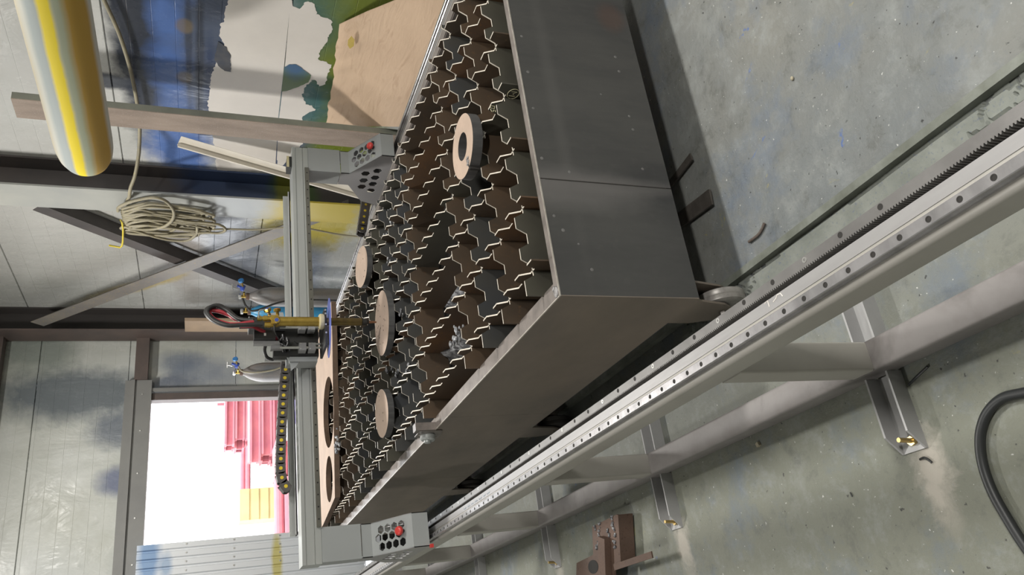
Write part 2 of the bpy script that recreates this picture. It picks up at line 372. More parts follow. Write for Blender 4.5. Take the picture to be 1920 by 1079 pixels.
def pipemat(t):
    sp = t.new('ShaderNodeSeparateXYZ'); t.link(t.pos, sp.inputs[0]); y, z, x = sp.outputs[1], sp.outputs[2], sp.outputs[0]
    nz = t.math('MULTIPLY', t.math('SUBTRACT', t.noise(3, 4, .6), .5), .16)
    ang = t.math('ADD', t.math('ARCTAN2', t.math('SUBTRACT', z, PIPE[1]), t.math('SUBTRACT', PIPE[0], x)), nz)   # 0 faces the aisle, + is up
    c = (.52, .52, .47)
    c = t.mix(t.ramp(ang, .75, 1.1, 0, .6), c, (.50, .42, .27))
    def band(c, a0, wd, soft, col, amt):
        d = t.math('ABSOLUTE', t.math('SUBTRACT', ang, a0), 0); return t.mix(t.ramp(d, wd+soft, wd, 0, amt), c, col)
    c = band(c, .42, .12, .22, (.30, .35, .36), .8)
    c = band(c, .05, .13, .12, (.86, .68, .01), 1)
    c = band(c, -.32, .10, .15, (.36, .40, .28), .9)
    c = band(c, -.85, .30, .22, (.45, .27, .015), .95)
    return t.out(c, .7)
PIPE = (3.03, 2.37, .16)   # x, z, radius
m_pipe = pipemat(m_pipe)

# ================================================================ setting
# floor with the wheel groove (x .80 .. .985) along the table
GX0, GX1, GD = .80, .985, -.03
b = MB(); fx = [-5, GX0, GX0, GX1, GX1, 6]; fz = [0, 0, GD, GD, 0, 0]
ys = [-6, 0, 2, 4, 6, YW+.12]
for i in range(5):
    for j in range(len(ys)-1):
        b.add([(fx[i], ys[j], fz[i]), (fx[i+1], ys[j], fz[i+1]), (fx[i+1], ys[j+1], fz[i+1]), (fx[i], ys[j+1], fz[i])], [(0, 1, 2, 3)])
floor = b.build('floor', m_floor, kind='structure')
b = MB(); b.prism('y', [(GX1-.004, GD+.004), (GX1, GD+.004), (GX1, -.001), (GX1+.02, .0), (GX1+.02, .004), (GX1-.004, .004)], -2, 8)
b.build('groove_edge_angle', M('worn_olive_angle', (.13, .14, .115), (.22, .235, .21), 9, .6, bump=.2), floor)
# broken mortar lying in the groove
b = MB(); NX, NY = 24, 420; Y0, Y1 = .2, 2.3
def mort(x, y):
    v = noise.voronoi(Vector((x*14, y*9, .3))+Vector((noise.noise(Vector((x*30, y*30, 2))), noise.noise(Vector((x*30, y*30, 8))), 0))*.35, distance_metric='DISTANCE', exponent=2)[0]
    e = v[1]-v[0]; h = noise.noise(Vector((x*6, y*3, 1.1)))*.007+noise.noise(Vector((x*40, y*40, 4)))*.0015
    keep = noise.noise(Vector((x*3, y*2.2, 7.7)))
    return GD+.018+h-(.009 if e < .07 and keep > -.1 else 0)-(.014 if x > GX1-.022-.018*keep else 0)
vv = [(GX0+(GX1-GX0)*i/NX, Y0+(Y1-Y0)*j/NY, mort(GX0+(GX1-GX0)*i/NX, Y0+(Y1-Y0)*j/NY)) for j in range(NY+1) for i in range(NX+1)]
b.add(vv, [(j*(NX+1)+i, j*(NX+1)+i+1, (j+1)*(NX+1)+i+1, (j+1)*(NX+1)+i) for j in range(NY) for i in range(NX)])
b.build('groove_mortar', m_mortar, floor, label='cracked grey mortar in the floor groove')

def panel_profile(z0, z1, t, step=.137, g=.0013):
    p = [(0, z0+.004), (0, z1-.004)]; z = z0+step
    p = [(0, z0+.006)]
    while z < z1-.03:
        p += [(0, z-.003), (g, z), (0, z+.003)]; z += step
    return p+[(0, z1-.006), (.012, z1-.001), (t, z1-.001), (t, z0+.001), (.012, z0+.001)]
wall_r = thing('wall_right', (XW, 2, 0), None, None, kind='structure')
zs = [0, .12, 1.2, 2.3, 3.4, 4.8]
for a, c in zip(zs[:-1], zs[1:]):
    MB().prism('y', [(XW+u, z) for u, z in panel_profile(a, c, .12)], -6, YW+.12).build('panel', m_wr, wall_r)
wall_f = thing('wall_far', (2, YW, 0), None, None, kind='structure')
DX0, DX1, DZ = 1.31, 2.845, 2.2
zf = [0, 1.34, 2.44, 3.30, 4.8]
for a, c in zip(zf[:-1], zf[1:]):
    prof = panel_profile(a, c, .12)
    def seg(x0, x1):
        bb = MB(); bb.ext([(x0, YW+u, z) for u, z in prof], (x1-x0, 0, 0)); bb.build('panel', m_wf, wall_f)
    if a >= 2.3: seg(-5, XW)
    else: seg(2.945, XW); seg(-5, .0)
MB().box(-5.12, -5, -6, YW+.12, 0, 4.8).build('wall_left', M('left_wall', (.5, .5, .48), None, 1, .7), kind='structure')
MB().box(-5.12, XW+.12, -6.12, -6, 0, 4.8).build('wall_back', M('back_wall', (.5, .5, .48), None, 1, .7), kind='structure')
MB().box(-5.12, XW+.12, -6.12, YW+.12, 4.8, 4.9).build('ceiling', m_ceil, kind='structure')
# door opening: jamb, head trim, purlin
b = MB(); b.box(DX1, DX1+.075, YW-.05, YW+.08, 0, DZ+.12); b.build('trim_1', m_ctrim, kind='structure')
b = MB(); b.box(DX1+.09, DX1+.13, YW-.07, YW+.06, 0, DZ+.16); b.build('trim_2', m_fascia, kind='structure')
b = MB(); b.box(-5, 3.06, YW-.09, YW+.02, DZ, DZ+.26); b.prism('x', [(YW-.115, DZ+.165), (YW-.01, DZ+.165), (YW-.01, DZ+.2), (YW-.115, DZ+.2)], -5, 3.06)
head = b.build('trim_3', m_fascia, kind='structure')
for x in (2.9, 2.5, 2.05, 1.6, 1.15): MB().cyl((x, YW-.09, DZ+.09), (x, YW-.097, DZ+.09), .008, 8).build('screw', m_zinc, head)
MB().box(3.06, 3.56, YW-.12, YW-.01, 2.245, 2.375).build('trim_4', m_ctrim, kind='structure')
MB().box(-5, 3.56, YW-.16, YW-.01, 3.62, 3.8).build('trim_5', m_ctrim, kind='structure')

# torn-off film: bare white panel on the right wall, with a leaf of film left on it
def wallpoly(pts, off, rough=0, seedn=0):
    P = [px(x, y, x=XW-off) for x, y in pts]
    seam = lambda q: abs(q[0]-(546-.107*q[1])) < 7
    if rough:
        Q = []
        for i, p in enumerate(P):
            k2 = (i+1) % len(P); q = P[k2]; n = max(1, int((q-p).length/.012)); st = seam(pts[i]) and seam(pts[k2])
            for k in range(n):
                r = p.lerp(q, k/n)
                if k and not st: r += Vector((0, noise.noise(r*38+Vector((seedn, 0, 0)))+.4*noise.noise(r*95), noise.noise(r*38+Vector((5, seedn, 0)))+.4*noise.noise(r*95+Vector((9, 0, 0)))))*rough
                Q.append(r)
        P = Q
    return P
patch1 = [(431, -40), (431, 0), (423, 12), (420, 42), (412, 46), (413, 70), (420, 86), (418, 103), (409, 112), (396, 140), (393, 170), (390, 200), (395, 214), (400, 262), (407, 320), (516, 322), (521, 225), (531, 140), (545, 0), (547, -40)]
patch2 = [(548, -40), (547, 0), (549, 12), (562, 17), (570, 9), (578, 3), (590, 8), (593, 27), (606, 33), (621, 38), (624, 55), (612, 80), (600, 98), (597, 112), (612, 116), (622, 122), (614, 140), (610, 158), (599, 162), (590, 150), (584, 150), (570, 168), (567, 180), (573, 196), (585, 198), (592, 205), (575, 214), (566, 222), (570, 236), (574, 262), (520, 322), (519, 300), (523, 225), (533, 140)]
MB().ext(wallpoly(patch1, .002, .012), (.0015, 0, 0)).build('bare_patch', m_white, wall_r, label='bare white panel where the painted film is torn off')
MB().ext(wallpoly(patch2, .002, .014, 3), (.0015, 0, 0)).build('bare_patch', m_white, wall_r, label='bare white panel where the painted film is torn off')
leaf = [(533, 126), (543, 121), (555, 121), (566, 128), (576, 136), (583, 141), (579, 154), (560, 163), (540, 170), (528, 172)]
def leafmat():
    t = NT('leaf_of_blue_film'); c = spots(t, (.10, .16, .07), 'y', [(4.35, 1.12, .14, .09, .8, .95, (.05, .12, .24))]); return t.out(c, .35)
m_leaf = leafmat()
MB().ext(wallpoly(leaf, .005, .006), (.001, 0, 0)).build('film_remnant', m_leaf, wall_r, label='blue-green leaf of painted film left on the bare panel')
MB().ext(wallpoly([(409, 78), (424, 88), (432, 103), (433, 135), (421, 133), (414, 128), (402, 112)], .005, .008, 9), (.001, 0, 0)).build('film_remnant', M('dark_film_scrap', (.06, .07, .09), (.10, .10, .11), 20, .3), wall_r)

# columns; the shade in their recesses is put into the web colour
def hcol(name, y0, y1, x0, x1, mats):
    c = thing(name, ((x0+x1)/2, (y0+y1)/2, 0), None, None, kind='structure')
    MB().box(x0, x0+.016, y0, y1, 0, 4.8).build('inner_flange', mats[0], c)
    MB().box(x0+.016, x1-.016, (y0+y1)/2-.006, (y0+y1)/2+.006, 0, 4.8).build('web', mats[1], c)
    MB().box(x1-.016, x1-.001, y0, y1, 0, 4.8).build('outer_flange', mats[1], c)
    return c
hcol('trim_6', 5.74, 6.05, 3.54, XW, (m_flange, m_column))
hcol('trim_7', 8.56, 8.87, 3.54, XW, (m_ctrim, M('shaded_column_recess', (.045, .04, .038), None, 3, .6)))
# crossed wind braces of angle steel between the columns, one lighter grey than the other
def angle_bar(p0, p1, w, n1, n2, t=.006, w2=None):
    p0, p1 = Vector(p0), Vector(p1); d = (p1-p0); n1, n2 = Vector(n1), Vector(n2); bb = MB()
    prof = [(0, 0), (w, 0), (w, t), (t, t), (t, w2 or w), (0, w2 or w)]
    return bb.ext([p0+n1*a+n2*c for a, c in prof], d)
hi2, lo2 = px(82, 612, x=3.545), px(655, 396, x=3.545)
def perp(p0, p1): 
    d = (Vector(p1)-Vector(p0)).normalized(); return Vector((1, 0, 0)).cross(d)
n = perp(hi2, lo2); 
angle_bar(hi2, lo2, .115, (1, 0, 0), n*(1 if n.z > 0 else -1), .006, .145).build('wind_brace', M('grey_brace_steel', (.19, .17, .145), (.13, .12, .115), 3, .5, fine=(.25, .2, .1)), label='grey steel brace rising towards the far corner column', cat='brace', group='crossed wind braces')
hi1, lo1 = px(78, 385, x=3.668), px(600, 588, x=3.668); n = perp(hi1, lo1)
angle_bar(hi1, lo1, .115, (1, 0, 0), n*(1 if n.z > 0 else -1)).build('wind_brace', M('dark_brace_steel', (.085, .075, .072), (.06, .055, .055), 3, .5), label='dark brown steel brace sloping down behind the coiled hose', cat='brace', group='crossed wind braces')

# corrugated sliding gate leaf left of the opening
gate = thing('gate_leaf', (.4, YW-.12, 0), 'galvanised corrugated gate leaf with blue and yellow paint smears, left of daylight opening', 'gate')
gp = []; x = 1.318; k = 0; P = .083*2
while x > -.6:
    gp += [(x, 0), (x-.052, 0), (x-.062, .018), (x-.078, .018)]; x -= .0835
gy = YW-.16
prof = [(a, gy+c) for a, c in gp]; prof += [(a, gy+c+.002) for a, c in reversed(gp)]
def gatemat():
    t = NT('sprayed_gate_sheet'); c = spots(t, (.62, .64, .66), 'x', [(1.2, 2.14, .3, .10, .9, .8, (.10, .22, .42)), (1.1, 1.98, .12, .05, .9, .6, (.12, .24, .42)), (1.05, .93, .25, .05, .6, .8, (.5, .43, .08))]); return t.out(c, .36, .3)
MB().prism('z', prof, .03, 2.25).build('sheet', gatemat(), gate)
for zz in (.9, 1.35, 1.8):
    for x in (1.295, 1.211, 1.128, 1.044): MB().cyl((x, gy, zz), (x, gy-.006, zz), .009, 8).build('screw', M('gate_screw', (.2, .2, .2), None, 3, .4, .6) if False else m_zinc, gate)

# ---------------------------------------------------------------- yard outside
yard = MB().box(-25, 30, YW+.12, 70, -.12, -.02).build('yard_ground', m_outground, kind='structure')
random.seed(3)
def stack(x, y, L, W, H, nx, nz, mat, label, grp='steel stacked in the yard', rot=0):
    s = thing('steel_stack', (x, y, -.02), label, 'steel stack', grp)
    for k in range(nz):
        for i in range(nx):
            w_ = W/nx; h_ = H/nz; o = random.uniform(-.12, .12)*L*.3
            MB().prism('x', [(y-W/2+i*w_+a*w_, -.02+k*h_+c*h_) for a, c in ((.05, 0), (.95, 0), (.95, .2), (.6, .2), (.6, .75), (.95, .75), (.95, .95), (.05, .95), (.05, .75), (.4, .75), (.4, .2), (.05, .2))], x-L/2+o, x+L/2+o).build('beam', mat, s)
    return s
m_outpink = M('haze_paled_red_steel', (.42, .12, .13), (.32, .085, .11), 2, .7)  # pinkish red: the yard's overexposed haze is put into the colour
stack(6.6, 15.2, 2.6, .9, .50, 3, 3, m_outred, 'nearest low stack of red steel beams seen through the opening')
stack(5.9, 18.5, 3.0, 1.0, .75, 3, 3, m_outpink, 'middle stack of haze-paled red steel beams in the yard behind the nearest')
stack(8.3, 22.0, 1.7, 1.0, 1.15, 3, 4, m_outred, 'tall red beam stack at the right edge of the opening')
stack(8.0, 24.3, 3.4, 1.2, 1.15, 3, 4, m_outpink, 'farthest haze-paled red beam stack across the yard')
stack(3.9, 16.5, .7, .9, .35, 3, 2, m_outred, 'short red beam stack in the yard beside the gate leaf')
def bundle(x, y, L, label):
    s = thing('pipe_bundle', (x, y, -.02), label, 'pipe bundle', 'pipe bundles in the yard')
    for k, (dy, dz) in enumerate(((-.2, .1), (0, .1), (.2, .1), (-.1, .27), (.1, .27))): MB().cyl((x-L/2, y+dy, -.02+dz), (x+L/2, y+dy, -.02+dz), .095, 12).build('pipe', m_outpink, s)
q = px(549, 975, z=0); bundle(q.x, q.y, 1.6, 'haze-paled red pipe bundle lying beside the gate leaf')
q = px(468, 850, z=0); bundle(q.x, q.y, 3.0, 'distant haze-paled red pipe bundle at the back of the yard')
v = thing('sheet_pack', (4.2, 12.2, -.02), 'violet wrapped sheet pack lying just outside the opening', 'sheet pack')
MB().box(3.7, 5.3, 12.2, 13.0, .1, .33).build('pack', m_outviolet, v)
for x in (3.9, 4.5, 5.1): MB().box(x-.04, x+.04, 12.25, 12.95, -.02, .1).build('skid', m_outcream, v)
v = thing('yard_crate', (3.55, 19.2, -.02), 'cream crate standing in the yard beside the gate leaf', 'crate')
for k in range(4): MB().box(3.2, 3.9, 18.9, 18.93, .05+k*.21, .22+k*.21).build('board', m_outcream, v)
MB().box(3.2, 3.9, 18.93, 19.5, -.02, .88).build('body', m_outcream, v)
v = thing('yard_trailer', (9.5, 27, -.02), 'pale red trailer frame on wheels at the back of the yard', 'trailer')
MB().box(8.2, 11.5, 26.4, 27.8, .55, .75).build('bed', m_outred, v)
for x in (8.8, 10.6): MB().cyl((x, 26.3, .33), (x, 26.55, .33), .35, 18).build('wheel', m_black, v)
for x in (8.25, 9.8, 11.4): MB().box(x, x+.08, 26.4, 26.5, .75, 1.3).build('stake', m_outred, v)

# ================================================================ rails
def make_rail(mirror, label):
    C2 = 2*1.695
    X = (lambda x: C2-x) if mirror else (lambda x: x)
    def bx(bb, x0, x1, *r): a, c = sorted((X(x0), X(x1))); return bb.box(a, c, *r)
    Y0, Y1 = -.6, 8.3
    if mirror: Y1 = 7.9
    r = thing('guide_rail_frame', (X(.52), 3.5, 0), label, 'rail frame', 'gantry rail frames')
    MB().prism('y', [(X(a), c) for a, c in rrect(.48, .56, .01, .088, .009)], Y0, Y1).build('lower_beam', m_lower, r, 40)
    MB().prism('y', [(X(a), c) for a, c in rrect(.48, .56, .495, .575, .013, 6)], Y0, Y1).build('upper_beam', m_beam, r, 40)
    bb = MB(); bx(bb, .531, .5555, Y0, Y1, .5745, .5765); bb.build('machined_strip', m_plate, r)
    PY = [1.452+1.147*k for k in range(-1, 6)]
    for k, y in enumerate(PY):
        if k == 0 and mirror: continue
        MB().prism('z', [(X(a), c) for a, c in rrect(.481, .559, y-.039, y+.039, .007)], .088, .495).build('post', m_beam, r, 40)
        for side, (xa, xb) in (('o', (.48, .28)), ('i', (.56, .76))):
            s = 1 if xb > xa else -1; t = .006; w_ = .039; hh = .048
            bb = MB(); bx(bb, min(xa, xb), max(xa, xb), y-w_, y+w_, 0, t)
            for yy in (y-w_, y+w_-t):
                bb.ext([(X(xa), yy, t), (X(xb), yy, t), (X(xb-s*.045), yy, hh), (X(xa), yy, hh)], (0, t, 0))
            ft = bb.build('foot', m_lower if False else m_grey, r)
            bxp = X(xb-s*.025)
            bb = MB(); bb.cyl((bxp, y-.008, t), (bxp, y-.008, t+.010), .0125, 6); bb.build('nut', m_brassbolt, ft)
            bb = MB(); bb.cyl((bxp, y-.008, t), (bxp+.004, y-.008, t+.048), .0062, 10); bb.build('anchor_bolt', m_brassbolt, ft, 40)
    # linear guide on the beam's top, with counterbored holes
    g = .505; hw = .0105; z0, z1 = .575, .597
    prof = [(g-hw, z0), (g-hw, z0+.006), (g-hw+.003, z0+.009), (g-hw+.003, z0+.013), (g-hw, z0+.016), (g-hw, z1-.0015), (g-hw+.0015, z1),
            (g+hw-.0015, z1), (g+hw, z1-.0015), (g+hw, z0+.016), (g+hw-.003, z0+.013), (g+hw-.003, z0+.009), (g+hw, z0+.006), (g+hw, z0)]
    gd = MB().prism('y', [(X(a), c) for a, c in prof], Y0, Y1).build('linear_guide', m_guide, r)
    hb = None; y = .635
    while y < 6.4 and not mirror:
        if hb is None:
            hb = MB().lathe([(.0055, 0), (.0055, .0006), (.0035, .0006), (.0033, .0002)], (g, y, z1-.0001), n=14).build('bolt_hole', m_hole, gd)
        else: twin(hb, gd, (0, y-.635, 0))
        y += .06
    if mirror: return r
    # gear rack on a shelf beside the beam, teeth towards the beam
    ra, rb, rt, rl = .5735, .598, .563, .535
    bb = MB(); pitch = .0063; n = int((Y1-Y0)/pitch) if not mirror else 0
    pts = [(rb, Y1 if mirror else Y0+n*pitch), (rb, Y0)]
    if mirror: pts += [(ra, Y0), (ra, Y1)]
    for k in range(n):
        y = Y0+k*pitch; pts += [(ra+.004, y+.0006), (ra+.0005, y+.0023), (ra+.0005, y+.0040), (ra+.004, y+.0057)]
    bb.add([(X(a), c, z) for z in (rl, rt) for a, c in pts], [])
    N = len(pts); 
    if mirror: bb.f += [([0, 1, 2, 3], 0), ([4, 5, 6, 7], 0)]
    else:   # strip body plus teeth as quads
        bb.f = []
        bb = MB(); bx(bb, ra+.004, rb, Y0, Y1, rl, rt)
        for k in range(n):
            y = Y0+k*pitch
            bb.ext([(X(ra+.0041), y+.0006, rl), (X(ra), y+.0022, rl), (X(ra), y+.0040, rl), (X(ra+.0041), y+.0057, rl)], (0, 0, rt-rl))
    if mirror: bb = MB(); bx(bb, ra, rb, Y0, Y1, rl, rt)
    rk = bb.build('gear_rack', m_rack, r)
    if not mirror:
        h1 = h2 = None; k = 0; y = .855
        while y < 6.3:
            if k % 3 == 2:
                q = MB().lathe([(.006, 0), (.006, .001), (.003, .001), (.0028, -.0005)], (.590, y, rt-.0002), n=12) if h1 is None else None
                if h1 is None: h1 = q.build('rack_screw', m_zinc, rk); h1y = y
                else: twin(h1, rk, (0, y-h1y, 0))
            else:
                if h2 is None: h2 = MB().lathe([(.006, 0), (.006, .0005)], (.590, y, rt-.0001), n=14).build('bolt_hole', m_hole, rk); h2y = y
                else: twin(h2, rk, (0, y-h2y, 0))
            y += .101; k += 1
    bb = MB(); bx(bb, .56, .598, Y0, Y1, .527, .535); bb.build('rack_shelf', m_grey, r)
    return r
rail_l = make_rail(False, 'grey steel rail frame with bright guide and gear rack in the foreground')
rail_r = make_rail(True, 'grey steel rail frame on the far side of the table, by the cardboard')
# ================================================================ cutting table
TX0, TX1, TY0, TY1, TB, TT = .87, 2.49, 1.835, 7.6, .23, .707
table = thing('cutting_table', (1.67, 4.0, 0), 'long dark steel cutting table on wheels with toothed grate slats on top', 'table')
MB().box(TX0+.003, 1.270, TY0, TY0+.004, TB, TT-.003).build('end_panel', m_box, table)
MB().box(1.273, TX1-.003, TY0, TY0+.004, TB, TT-.003).build('end_panel', m_box, table)
b = MB(); b.cyl((1.2715, TY0+.0005, TB+.02), (1.2715, TY0+.0005, TT-.02), .0022, 8).build('weld_seam', m_pan, table)
for a, c in ((TY0, 3.05), (3.0515, 4.28), (4.2815, 5.5), (5.5015, 6.7), (6.7015, TY1)):
    MB().box(TX0, TX0+.004, a, c, TB, TT-.003).build('side_panel', m_side, table)
    MB().box(TX1-.004, TX1, a, c, TB, TT-.003).build('side_panel', m_side, table)
MB().box(TX0, TX1, TY1-.004, TY1, TB, TT).build('end_panel', m_box, table)
# rim angles (flange inwards), bright outer edge
def rim(x0, x1, y0, y1, ex0, ex1, ey0, ey1):
    r_ = MB().box(x0, x1, y0, y1, TT-.004, TT).build('rim_angle', m_rim, table)
    MB().box(ex0, ex1, ey0, ey1, TT-.0035, TT+.0008).build('rim_edge', m_rimedge, r_)
rim(TX0, TX0+.05, TY0+.03, TY1, TX0-.0005, TX0+.003, TY0, TY1)
rim(TX1-.05, TX1, TY0+.03, TY1, TX1-.003, TX1+.0005, TY0, TY1)
rim(TX0, TX1, TY0, TY0+.03, TX0, TX1, TY0-.0005, TY0+.0025)
MB().box(TX0, TX1, TY1-.05, TY1, TT-.004, TT).build('rim_angle', m_rim, table)
b = MB(); b.ball((TX0+.02, TY0+.018, TT), .014, 8, (1.4, 1, .5)); b.ball((TX0+.035, TY0+.03, TT), .009, 8, (1, 1, .6)); b.build('corner_weld', m_weld, table, 60)
# ledges carrying the slats, slag pan
for x in (TX0+.05, TX1-.056): MB().box(x, x+.006, TY0+.03, TY1-.05, .64, TT-.004).build('inner_ledge', m_rim, table)
for x0, x1 in ((TX0+.056, TX0+.09), (TX1-.09, TX1-.056)): MB().box(x0, x1, TY0+.03, TY1-.05, .604, .61).build('slat_ledge', m_rim, table)
MB().box(TX0+.004, TX1-.004, TY0+.004, TY1-.004, TB, TB+.006).build('slag_pan', m_pan, table)
for k in range(1, 8): MB().box(TX0+.004, TX1-.004, TY0+.72*k-.02, TY0+.72*k+.02, TB+.006, .6).build('cross_wall', m_pan, table)
# chalky wear spots of the end panel
for (x, y) in [(978, 68), (990, 135), (1000, 203), (1016, 297), (1068, 323), (1056, 432), (1039, 405), (1085, 458), (1110, 506), (1154, 107), (1161, 134), (1180, 218), (1205, 317), (1127, 177), (1187, 243)]:
    p = px(x, y, y=TY0); q = random.uniform(.0035, .006)
    MB().lathe([(q, 0), (q*.7, .0006)], p, (0, -1, 0), 10).build('wear_spot', m_scuff, table)
# toothed slats: crests and valleys in a .11 pitch, crossing like an egg crate
CR = .7625; VD = .0325; SB = .62; TH = .005
def slat(axis, pos, a, c, first, pitch, mat, name):
    """axis x: runs along X at Y = pos ; valleys centred on first + k*pitch"""
    pts = [(a, SB), (a, CR)]; v = first; hv = .0175*pitch/.11; hs = .0185*pitch/.11
    while v+hv+hs < c-.005:
        if v-hv-hs > a: pts += [(v-hv-hs, CR), (v-hv, CR-VD), (v+hv, CR-VD), (v+hv+hs, CR)]
        v += pitch
    pts += [(c, CR), (c, SB)]
    bb = MB(); n = len(pts)
    mk = (lambda u, z, t: (u, pos+t, z)) if axis == 'x' else (lambda u, z, t: (pos+t, u, z))
    vv = [mk(u, z, -TH/2) for u, z in pts]+[mk(u, z, TH/2) for u, z in pts]
    bb.add(vv, [tuple(range(n)), tuple(range(n, 2*n))])
    for i in range(n):
        bb.mi = 1 if 0 < i < n-2 else 0
        bb.add([vv[i], vv[(i+1) % n], vv[n+(i+1) % n], vv[n+i]], [(0, 1, 2, 3)])
    return bb.build(name, [mat, m_cut], table)
random.seed(11)
YP = [1.003+.22*j for j in range(7)]
for md, (ys0, drop) in enumerate(((1.941, (4, 5)), (3.357, ()), (4.790, ()), (6.215, ()))):
    for k in range(7):
        if k in drop: continue
        slat('x', ys0+.2125*k, .9165, 2.375, 1.003, .11, ([SL[1], SL[0], SL[2], SL[0], SL[0], SL[1], SL[0]][k] if md == 0 else random.choice([SL[0], SL[1], SL[1], SL[2]])), 'cross_slat')
    for j, x in enumerate(YP):
        slat('y', x, ys0-.071, ys0+.2125*6+.069, ys0, .10625, random.choice([SL[0], SL[0], SL[3], SL[1]]) if md else [SL[0], SL[3], SL[0], SL[1], SL[0], SL[3], SL[0]][j], 'long_slat')
# slag crusts hanging on the slats
for i, (x, y) in enumerate([(727, 402), (735, 413), (722, 440), (731, 490), (745, 545), (752, 590), (737, 640), (742, 700), (760, 690), (728, 690), (850, 640), (858, 620), (735, 830), (715, 380)]):
    p = px(x, y, z=.735); b = MB()
    for k in range(7):
        o = Vector((random.uniform(-.02, .02), random.uniform(-.02, .02), random.uniform(-.03, .012))); b.ball(p+o, random.uniform(.004, .010), 6, (1.5, 1.2, .8))
    b.build('slag_crust', m_slag, table)
# shiny slag heaped on the pan
for i, (x, y, z, s) in enumerate([(852, 645, .60, .10), (866, 620, .60, .08), (835, 700, .58, .09), (850, 560, .58, .06)]):
    p = px(x, y, z=z); b = MB(); n = 14; vv = []; 
    for jy in range(n):
        for ix in range(n):
            u, v_ = (ix/(n-1)-.5)*2, (jy/(n-1)-.5)*2; h = max(0, 1-(u*u+v_*v_))*.10*(1+.8*noise.noise(Vector((u*3, v_*3, i)))) 
            vv.append(p+Vector((u*s, v_*s*1.6, h-.04)))
    b.add(vv, [(jy*n+ix, jy*n+ix+1, (jy+1)*n+ix+1, (jy+1)*n+ix) for jy in range(n-1) for ix in range(n-1)]).build('slag_heap', m_slag, table)
# chalk M in a circle and a small mark on the first long slat ends
def mark(path, x, mat=m_chalk, r=.0011, off=.003):
    return MB().tube([(x-TH/2-.0006, y, z) for y, z in path], r, 5).build('chalk_mark', mat, table)
xM = YP[3]
cM = px(962, 175, x=xM)
mark([(cM.y+.025*math.cos(a), cM.z+.020*math.sin(a)) for a in [2*PI*i/20 for i in range(21)]], xM)
mark([(cM.y+.011, cM.z+.012), (cM.y+.011, cM.z-.010), (cM.y, cM.z+.001), (cM.y-.011, cM.z-.010), (cM.y-.011, cM.z+.010)], xM)
c5 = px(923, 205, y=1.941)
b = MB(); b.tube([(c5.x+u, 1.941-TH/2-.0006, c5.z+v_) for u, v_ in ((.012, .005), (.002, .008), (.001, -.007), (.011, -.009), (.012, .005))], .001, 5); b.tube([(c5.x+u, 1.941-TH/2-.0006, c5.z+v_) for u, v_ in ((-.003, .007), (-.012, .005), (-.012, -.002), (-.006, -.001), (-.005, -.008), (-.013, -.009))], .001, 5)
b.build('chalk_mark', m_chalk, table)
# wheels with fork plates
def wheel(y, xs=1, full=True):
    x0 = .893 if xs == 1 else TX1-.038-.042
    w_ = MB(); w_.lathe([(.03, 0), (.074, 0), (.084, .005), (.085, .018), (.083, .021), (.085, .024), (.084, .041), (.074, .046), (.03, .046)], (x0, y, .058), (1, 0, 0), 40)
    wh = w_.build('wheel', M('worn_wheel_steel', (.42, .40, .38), (.24, .225, .21), 20, .4, .25) if full else m_pan, table, 40)  # rear wheels take the under-table shade as a near-black colour
    for xx in (x0-.012, x0+.054):
        MB().prism('x', [(y-.085, TB), (y+.10, TB), (y+.10, .13), (y+.065, .040), (y+.02, .022), (y-.03, .045), (y-.055, .085)], xx, xx+.007).build('wheel_fork', m_side, table)
    MB().cyl((x0-.03, y, .058), (x0+.08, y, .058), .0135, 6).build('axle_bolt', M('axle_bolt_steel', (.36, .34, .32), None, 30, .35, .7), table)
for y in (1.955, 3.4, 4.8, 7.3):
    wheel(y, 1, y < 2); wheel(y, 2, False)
# frame under the table
for x in (.98, 2.30): MB().box(x, x+.06, TY0+.12, TY1-.1, .17, TB).build('under_beam', m_pan, table)
for y in (2.4, 3.9, 5.4, 6.8): MB().box(.98, 2.36, y, y+.05, .17, TB).build('under_beam', m_pan, table)

# ---------------------------------------------------------------- work pieces on the slats
def disc(c, r, t, rin, label, tilt=(0, 0), name='cut_disc', marks=0, grp='round plates on the grate'):
    o = thing(name, (c[0], c[1], CR), label, 'disc', grp)
    R = Matrix.Rotation(tilt[0], 4, 'X') @ Matrix.Rotation(tilt[1], 4, 'Y')
    lift = r*math.sin(abs(tilt[0])+abs(tilt[1]))
    base = Vector((c[0], c[1], CR+lift+.0005))
    fn = lambda u, v, z=0: base+R @ Vector((u, v, z))
    nv = R @ Vector((0, 0, t)); n = 64
    b = MB(); b.holed(ring(0, 0, r, n), [ring(0, 0, rin, 40)] if rin else [], fn, nv, 1)
    body = b.build('plate', [m_tan, m_cutside], o, 30)
    random.seed(int(c[0]*100))
    for k in range(marks):
        a, q = random.uniform(0, 2*PI), random.uniform(.2, .9)*r
        if q < rin+.01: continue
        MB().lathe([(.0045, 0), (.0035, .0006)], fn(q*math.cos(a), q*math.sin(a), t), nv, 7).build('pierce_mark', m_hole, o)
    return o, fn
o, fn = disc((1.642, 2.21), .12, .037, .052, 'thick steel ring with a hole and a cut notch, nearest on the grate')
b = MB(); b.obox(fn(-.115, -.04, .018), (.012, .004, 0), (-.0012, .0036, 0), (0, 0, .0195)); b.build('cut_notch', m_hole, o)
b = MB(); [b.ball(fn(-.085+random.uniform(-.02, .01), -.035+random.uniform(-.01, .01), .038), random.uniform(.003, .006), 6) for _ in range(12)]; b.build('weld_spatter', m_weld, o)
disc((1.594, 3.745), .173, .032, 0, 'large round plate lying under the cutting torch', marks=16)
disc((2.115, 4.12), .125, .032, 0, 'round plate on the grate nearest the far rail', (.10, 0), marks=4)
disc((1.136, 3.86), .124, .032, 0, 'round plate on the grate nearest the foreground rail', (.06, -.02), marks=3)
